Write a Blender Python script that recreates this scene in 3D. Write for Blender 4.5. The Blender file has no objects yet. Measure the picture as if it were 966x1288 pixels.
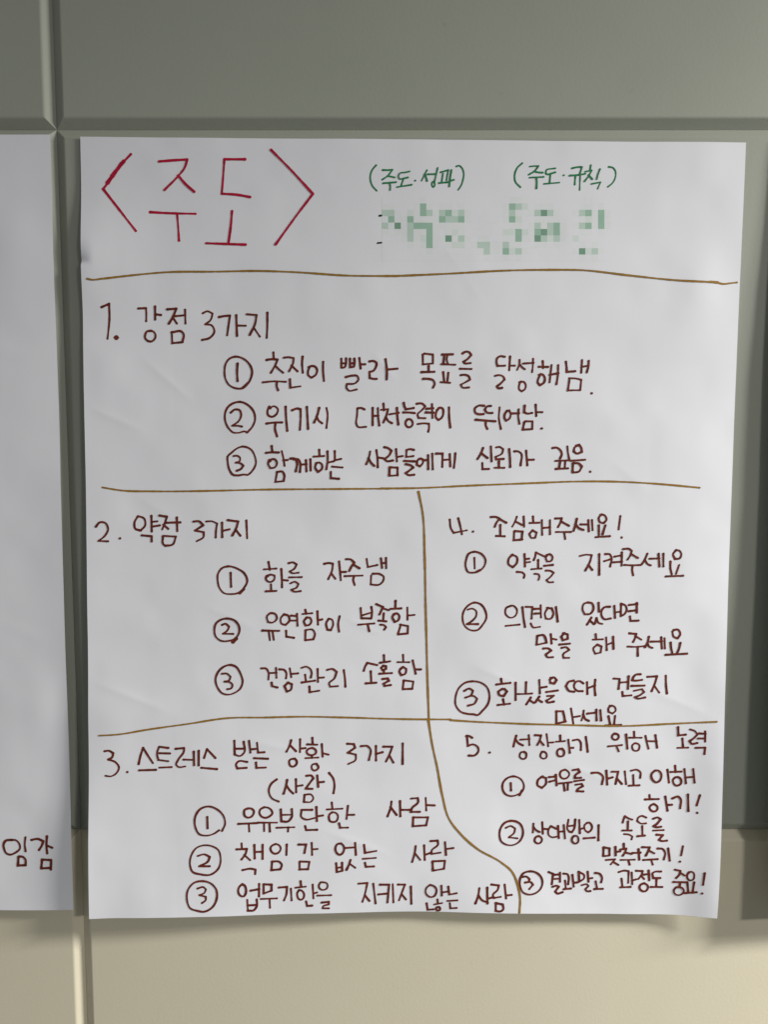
import bpy, bmesh, math, random
from mathutils import Vector
R = math.radians
S = bpy.context.scene
COL = S.collection

# ------------------------------------------------------------------ camera
cam = bpy.data.objects.new('camera', bpy.data.cameras.new('camera'))
COL.objects.link(cam)
cam.location = (0, -0.9, 1.45)
cam.rotation_euler = (R(90 - 4.8), 0, 0)
cam.data.sensor_fit = 'HORIZONTAL'
cam.data.sensor_width = 36
cam.data.lens = 36.04
cam.data.clip_start = 0.02
cam.data.clip_end = 200
S.camera = cam

# ------------------------------------------------------------------ light
W_ = bpy.data.worlds.new('World'); S.world = W_
W_.use_nodes = True
bg = W_.node_tree.nodes['Background']
bg.inputs[0].default_value = (0.96, 0.99, 1.0, 1)
bg.inputs[1].default_value = 0.165
def ceiling_lamp(loc, sx, sy, power, colour, rot=(0, 0, 0)):
    d = bpy.data.lights.new('ceiling_lamp', 'AREA')
    d.shape = 'RECTANGLE'; d.size = sx; d.size_y = sy
    d.energy = power; d.color = colour
    o = bpy.data.objects.new('ceiling_lamp', d); COL.objects.link(o)
    o.location = loc; o.rotation_euler = rot
    return o
ceiling_lamp((2.3, -1.0, 2.5), .35, .35, 98, (1, .985, .96))
ceiling_lamp((2.4, -3.0, 2.5), .5, .5, 92, (1, .985, .96))
ceiling_lamp((4.0, -1.05, 2.5), 1.6, .6, 410, (1, .985, .96))
S.view_settings.view_transform = 'Standard'
S.view_settings.look = 'None'
S.view_settings.exposure = 0.12
S.view_settings.gamma = 1

# ------------------------------------------------------------------ materials
def new_mat(name):
    m = bpy.data.materials.new(name); m.use_nodes = True
    nt = m.node_tree
    return m, nt, nt.nodes['Principled BSDF']
def node(nt, kind, **kw):
    n = nt.nodes.new(kind)
    for k, v in kw.items(): n.inputs[k].default_value = v
    return n
def mixed(nt, fac, a, b):
    n = nt.nodes.new('ShaderNodeMix'); n.data_type = 'RGBA'
    nt.links.new(fac, n.inputs[0])
    n.inputs[6].default_value = (*a, 1); n.inputs[7].default_value = (*b, 1)
    return n.outputs[2]
def panel_mat(name, a, b, rough, spec):
    m, nt, p = new_mat(name)
    tc = nt.nodes.new('ShaderNodeTexCoord')
    n = node(nt, 'ShaderNodeTexNoise', Scale=5.0, Detail=5.0, Roughness=.6)
    nt.links.new(tc.outputs['Object'], n.inputs['Vector'])
    sp = node(nt, 'ShaderNodeTexNoise', Scale=95.0, Detail=2.0)      # fine dust and rubbed marks in the paint
    nt.links.new(tc.outputs['Object'], sp.inputs['Vector'])
    sr = nt.nodes.new('ShaderNodeMapRange'); sr.inputs[1].default_value = .70; sr.inputs[2].default_value = .78
    sr.inputs[4].default_value = .28
    nt.links.new(sp.outputs[0], sr.inputs[0])
    mx = nt.nodes.new('ShaderNodeMix'); mx.data_type = 'RGBA'
    nt.links.new(sr.outputs[0], mx.inputs[0])
    nt.links.new(mixed(nt, n.outputs[0], a, b), mx.inputs[6])
    mx.inputs[7].default_value = (*[q*.72 for q in a], 1)
    nt.links.new(mx.outputs[2], p.inputs['Base Color'])
    ro = nt.nodes.new('ShaderNodeMapRange'); ro.inputs[3].default_value = rough-.10; ro.inputs[4].default_value = rough+.14
    nt.links.new(n.outputs[0], ro.inputs[0]); nt.links.new(ro.outputs[0], p.inputs['Roughness'])
    f = node(nt, 'ShaderNodeTexNoise', Scale=260.0, Detail=3.0)
    nt.links.new(tc.outputs['Object'], f.inputs['Vector'])
    bp = node(nt, 'ShaderNodeBump', Strength=.16, Distance=.0006)
    nt.links.new(f.outputs[0], bp.inputs['Height']); nt.links.new(bp.outputs[0], p.inputs['Normal'])
    p.inputs['Roughness'].default_value = rough
    p.inputs['Specular IOR Level'].default_value = spec
    return m
def paper_mat():
    m, nt, p = new_mat('white_paper')
    tc = nt.nodes.new('ShaderNodeTexCoord')
    n = node(nt, 'ShaderNodeTexNoise', Scale=9.0, Detail=6.0, Roughness=.65)
    nt.links.new(tc.outputs['Object'], n.inputs['Vector'])
    nt.links.new(mixed(nt, n.outputs[0], (.775, .775, .805), (.82, .82, .845)), p.inputs['Base Color'])
    f = node(nt, 'ShaderNodeTexNoise', Scale=700.0, Detail=4.0)
    nt.links.new(tc.outputs['Object'], f.inputs['Vector'])
    bp = node(nt, 'ShaderNodeBump', Strength=.12, Distance=.0003)
    nt.links.new(f.outputs[0], bp.inputs['Height']); nt.links.new(bp.outputs[0], p.inputs['Normal'])
    p.inputs['Roughness'].default_value = .62
    p.inputs['Specular IOR Level'].default_value = .25
    return m
def ink_mat(name, a, b):
    m, nt, p = new_mat(name)
    tc = nt.nodes.new('ShaderNodeTexCoord')
    n = node(nt, 'ShaderNodeTexNoise', Scale=150.0, Detail=5.0, Roughness=.7)
    nt.links.new(tc.outputs['Object'], n.inputs['Vector'])
    r = nt.nodes.new('ShaderNodeMapRange')          # ink that took unevenly
    r.inputs[1].default_value = .36; r.inputs[2].default_value = .62
    nt.links.new(n.outputs[0], r.inputs[0])
    nt.links.new(mixed(nt, r.outputs[0], a, b), p.inputs['Base Color'])
    p.inputs['Roughness'].default_value = .6
    p.inputs['Specular IOR Level'].default_value = .2
    return m
GREY = panel_mat('grey_green_panel', (.315, .33, .27), (.36, .375, .31), .5, .35)
CREAM = panel_mat('cream_panel', (.63, .575, .425), (.68, .625, .475), .5, .35)
PAPER = paper_mat()
INK = dict(
    maroon=ink_mat('maroon_ink', (.175, .027, .012), (.095, .015, .007)),
    red=ink_mat('red_ink', (.52, .008, .042), (.36, .005, .03)),
    green=ink_mat('green_ink', (.03, .24, .085), (.015, .15, .05)),
    ochre=ink_mat('ochre_ink', (.33, .18, .03), (.26, .14, .025)),
    black=ink_mat('black_ink', (.02, .03, .025), (.012, .02, .016)))
BLOT = [ink_mat('pale_green_blot', *c) for c in
        (((.68, .75, .70), (.70, .76, .72)), ((.50, .63, .54), (.53, .65, .57)),
         ((.32, .50, .38), (.35, .52, .41)), ((.19, .34, .24), (.21, .36, .26)),
         ((.755, .78, .775), (.775, .79, .79)),
         ((.792, .794, .818), (.80, .80, .828)))]

# ------------------------------------------------------------------ helpers
def thing(name, label, cat, loc, group=None):
    o = bpy.data.objects.new(name, None); COL.objects.link(o)
    o.location = loc; o.empty_display_size = .05
    o['label'] = label; o['category'] = cat
    if group: o['group'] = group
    return o
def link(name, bm, mats, parent, smooth=True):
    me = bpy.data.meshes.new(name); bm.to_mesh(me); bm.free()
    for m in (mats if isinstance(mats, list) else [mats]): me.materials.append(m)
    for p in me.polygons: p.use_smooth = smooth
    o = bpy.data.objects.new(name, me); COL.objects.link(o)
    o.parent = parent
    return o

# ------------------------------------------------------------------ the panelled wall
CX0, JZ1, JZ2 = -.3722, 1.8093, .9835           # groove lines
HW, DEP = .0105, .0080                          # groove half width and depth
wall = thing('panelled_wall', 'office wall of grey green and cream panels with bevelled V grooves between them',
             'wall', (0, 0, 0))
def wall_panel(x0, x1, z0, z1, mat, bev=HW):
    bm = bmesh.new()
    g = .00012
    x0 += g; x1 -= g; z0 += g; z1 -= g
    def ring(dx, y): return [bm.verts.new((a, y, c)) for a, c in
                             ((x0+dx, z0+dx), (x1-dx, z0+dx), (x1-dx, z1-dx), (x0+dx, z1-dx))]
    f, e, b = ring(bev, 0), ring(0, DEP), ring(0, .03)
    bm.faces.new(f)
    front = []
    for a, c in ((f, e), (e, b)):
        for i in range(4):
            bm.faces.new((a[i], c[i], c[(i+1) % 4], a[(i+1) % 4]))
    bm.faces.new(b[::-1])
    bm.normal_update()
    bmesh.ops.recalc_face_normals(bm, faces=bm.faces)
    ed = [x for x in bm.edges if all(v.co.y < 1e-6 for v in x.verts)]
    bmesh.ops.bevel(bm, geom=ed, offset=.0016, segments=3, affect='EDGES', profile=.5)
    o = link('wall_panel', bm, mat, wall, False)
    return o
for xa, xb in ((-1.35, CX0), (CX0, 1.25)):
    wall_panel(xa, xb, JZ1, 2.62, GREY)
    wall_panel(xa, xb, JZ2, JZ1, GREY)
    wall_panel(xa, xb, .12, JZ2, CREAM)

# ------------------------------------------------------------------ paper
def vhash(i,j,s):
    n=math.sin(i*127.1+j*311.7+s*74.7)*43758.5453
    return n-math.floor(n)
def vnoise(x,y,s):
    i,j=math.floor(x),math.floor(y); fx,fy=x-i,y-j
    fx=fx*fx*fx*(fx*(6*fx-15)+10); fy=fy*fy*fy*(fy*(6*fy-15)+10)
    a=vhash(i,j,s)*(1-fx)+vhash(i+1,j,s)*fx
    b=vhash(i,j+1,s)*(1-fx)+vhash(i+1,j+1,s)*fx
    return a*(1-fy)+b*fy-.5
class Sheet:
    """A sheet of paper taped to the wall: u runs right, v runs down, lift is the gap to the wall."""
    def __init__(s, ox, oz, W, H, rot, bl, bm, br, seed, creases=(), dents=(), nick=None, pw=1.5):
        s.ox, s.oz, s.W, s.H, s.seed = ox, oz, W, H, seed
        s.c, s.s = math.cos(rot), math.sin(rot)
        s.bl, s.bm, s.br = bl, bm, br
        s.creases, s.dents, s.nick, s.pw = creases, dents, nick, pw
    def lift(s, u, v):
        t, q = min(max(v/s.H, 0), 1.02), 2*u/s.W - 1
        low = s.bm + q*(s.br-s.bl)/2 + q*q*((s.bl+s.br)/2 - s.bm)
        d = .0025 + (low-.0025)*t**s.pw
        d += .0030*vnoise(u*5.5, v*5.0, s.seed) * min(1, .35+2*t)
        d += .0015*vnoise(u*13+3, v*12, s.seed+1)
        d += .00045*vnoise(u*34, v*31+5, s.seed+2)
        e = min(u, s.W-u)
        if e < .1: d += .0035*vnoise(v*7, 3*(u > .3), s.seed+3)*math.exp(-e/.03)*min(1, 3*t)
        if v > s.H-.12: d += .004*vnoise(u*8, 9, s.seed+4)*math.exp(-(s.H-v)/.03)
        for (x0, y0, x1, y1, amp, wid) in s.creases:      # folded lines: a ridge that fades to both ends
            dx, dy = x1-x0, y1-y0
            L = math.hypot(dx, dy)
            a = ((u-x0)*dx + (v-y0)*dy)/(L*L)
            if -.0 < a < 1.0:
                b = ((u-x0)*dy - (v-y0)*dx)/L
                if abs(b) < wid*4:
                    d += .45*amp*math.sin(a*math.pi)*math.exp(-abs(b)/wid)
        for (x0, y0, rx, ry, amp) in s.dents:             # shallow dents
            r2 = ((u-x0)/rx)**2 + ((v-y0)/ry)**2
            if r2 < 6: d += amp*math.exp(-r2)
        if s.nick:                                        # edge pinched back above a short tear
            v0 = s.nick
            if u < .012 and v0-.035 < v < v0+.003:
                k = (v-(v0-.035))/.035 if v < v0 else max(0, 1-(v-v0)/.003)
                d -= .0032*(1-u/.012)**1.3*k*k
        return max(d, .0008)
    def pos(s, u, v, off=0.):
        return (u*s.c - v*s.s, -s.lift(u, v) - off, -u*s.s - v*s.c)
    def mesh(s, parent, step=.0028):
        nx, ny = round(s.W/step), round(s.H/step)
        bm = bmesh.new()
        th = .00022
        g = [[[bm.verts.new(s.pos(s.W*i/nx, s.H*j/ny, o)) for i in range(nx+1)] for j in range(ny+1)] for o in (0, -th)]
        for k in (0, 1):
            q = g[k]
            for j in range(ny):
                for i in range(nx):
                    f = (q[j][i], q[j+1][i], q[j+1][i+1], q[j][i+1])
                    bm.faces.new(f if k == 0 else f[::-1])
        a, b = g
        rim = [(0, i) for i in range(nx)] + [(j, nx) for j in range(ny)] + [(ny, i) for i in range(nx, 0, -1)] + [(j, 0) for j in range(ny, 0, -1)]
        for (j, i), (j2, i2) in zip(rim, rim[1:] + rim[:1]):
            f = bm.faces.new((a[j][i], a[j2][i2], b[j2][i2], b[j][i]))
        bm.normal_update()
        o = link('paper_sheet', bm, PAPER, parent, True)
        o.data.set_sharp_from_angle(angle=R(40))
        return o

def catmull(pts, step):
    """Smooth a hand-traced stroke, keeping its sharp corners."""
    n = len(pts)
    closed = n > 5 and math.dist(pts[0], pts[-1]) < 1e-6
    corner = [True]*n
    for i in range(n):
        if 0 < i < n-1 or closed:
            a, b, c = pts[i-1 if i else n-2], pts[i], pts[i+1 if i < n-1 else 1]
            d = abs((math.atan2(c[1]-b[1], c[0]-b[0]) - math.atan2(b[1]-a[1], b[0]-a[0]) + math.pi) % (2*math.pi) - math.pi)
            corner[i] = d > R(66)
    out = []
    for i in range(n-1):
        p1, p2 = pts[i], pts[i+1]
        p0 = pts[i-1] if i else (pts[n-2] if closed else p1)
        p3 = pts[i+2] if i+2 < n else (pts[1] if closed else p2)
        L = math.dist(p1, p2)
        def tan(a, b, c):
            d1, d2 = max(math.dist(a, b), 1e-9), max(math.dist(b, c), 1e-9)
            return [((b[k]-a[k])/d1*d2 + (c[k]-b[k])/d2*d1)/(d1+d2) for k in (0, 1)]
        ch = [(p2[k]-p1[k])/max(L, 1e-9) for k in (0, 1)]
        t1 = ch if corner[i] else tan(p0, p1, p2)
        t2 = ch if corner[i+1] else tan(p1, p2, p3)
        m = max(1, int(L/step))
        for q in range(m):
            t = q/m
            h = (2*t**3-3*t*t+1, t**3-2*t*t+t, -2*t**3+3*t*t, t**3-t*t)
            out.append(tuple(h[0]*p1[k]+h[1]*L*t1[k]+h[2]*p2[k]+h[3]*L*t2[k] for k in (0, 1)))
    out.append(tuple(pts[-1]))
    return out
rnd = random.Random(7)
layer = [0]
def stroke(bm, sheet, pts, w):
    """One pen stroke laid on the paper as a thin band of ink with round ends."""
    pts = catmull(pts, .0013) if len(pts) > 1 else pts
    n = len(pts)
    layer[0] = (layer[0]+1) % 14
    off = .00022 + .000022*layer[0]
    ph, ph2 = rnd.random()*9, rnd.random()*9
    # split at sharp corners so that every band stays well formed
    runs, cur = [], [pts[0]]
    for i in range(1, n):
        cur.append(pts[i])
        if i < n-1:
            a, b, c = pts[i-1], pts[i], pts[i+1]
            d = abs((math.atan2(c[1]-b[1], c[0]-b[0]) - math.atan2(b[1]-a[1], b[0]-a[0]) + math.pi) % (2*math.pi) - math.pi)
            if d > R(50): runs.append(cur); cur = [pts[i]]
    runs.append(cur)
    s0 = 0
    for r_ in runs:
        layer[0] = (layer[0]+1) % 14
        off = .00022 + .000022*layer[0]
        if len(r_) == 1 or math.dist(r_[0], r_[-1]) < 1e-7 and len(r_) < 3:
            c = r_[0]
            vs = [bm.verts.new(sheet.pos(c[0]+w*.5*math.cos(k*.5236)*(1+.15*math.sin(k*2+ph)), c[1]+w*.5*math.sin(k*.5236), off)) for k in range(12)]
            bm.faces.new(vs[::-1]); continue
        m = len(r_); L = []; Rr = []
        for i, p in enumerate(r_):
            a, b = r_[max(i-1, 0)], r_[min(i+1, m-1)]
            d = max(math.dist(a, b), 1e-9); tx, ty = (b[0]-a[0])/d, (b[1]-a[1])/d
            s0 += .0013
            k = min(i, m-1-i)*.0013
            hw = w*.5*(.95 + .12*math.sin(s0*80+ph) + .06*math.sin(s0*240+ph2) + .05*math.sin(s0*700+ph) + .16*math.exp(-k/.0016))
            L.append((p[0]+ty*hw, p[1]-tx*hw)); Rr.append((p[0]-ty*hw, p[1]+tx*hw))
        def cap(c, a, sgn):
            th = math.atan2(a[1]-c[1], a[0]-c[0]); r = math.dist(a, c)
            return [(c[0]+r*math.cos(th+sgn*k*math.pi/6), c[1]+r*math.sin(th+sgn*k*math.pi/6)) for k in range(1, 6)]
        e0 = cap(r_[0], L[0], -1); e1 = cap(r_[-1], Rr[-1], -1)
        mk = lambda q: bm.verts.new(sheet.pos(q[0], q[1], off))
        lv, rv = [mk(q) for q in L], [mk(q) for q in Rr]
        for i in range(m-1):
            bm.faces.new((lv[i], rv[i], rv[i+1], lv[i+1]))
        bm.faces.new([lv[0]] + [mk(q) for q in e0] + [rv[0]])
        bm.faces.new([rv[-1]] + [mk(q) for q in e1] + [lv[-1]])
def write(sheet, parent, text):
    """Ink one block of lettering: '@part ink' or '>sub_part' heads, then strokes in tenths of a millimetre."""
    part = None
    for line in text.strip().split('\n'):
        head, body = line.split('|')
        words = head.split()
        name, ink = words[0][1:], words[1]
        bm = bmesh.new()
        for st in body.split(';'):
            w, *ps = st.split()
            pts = [tuple(int(c)*1e-4 for c in p.split(',')) for p in ps]
            stroke(bm, sheet, pts, int(w)*1e-5)
        bmesh.ops.recalc_face_normals(bm, faces=bm.faces)
        for f in bm.faces:
            if f.normal.y > 0: f.normal_flip()
        sub = words[0][0] == '>'
        o = link(name, bm, INK[ink], part if sub else parent, False)
        if len(words) > 2: o['label'] = ' '.join(words[2:])
        if not sub: part = o

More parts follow.
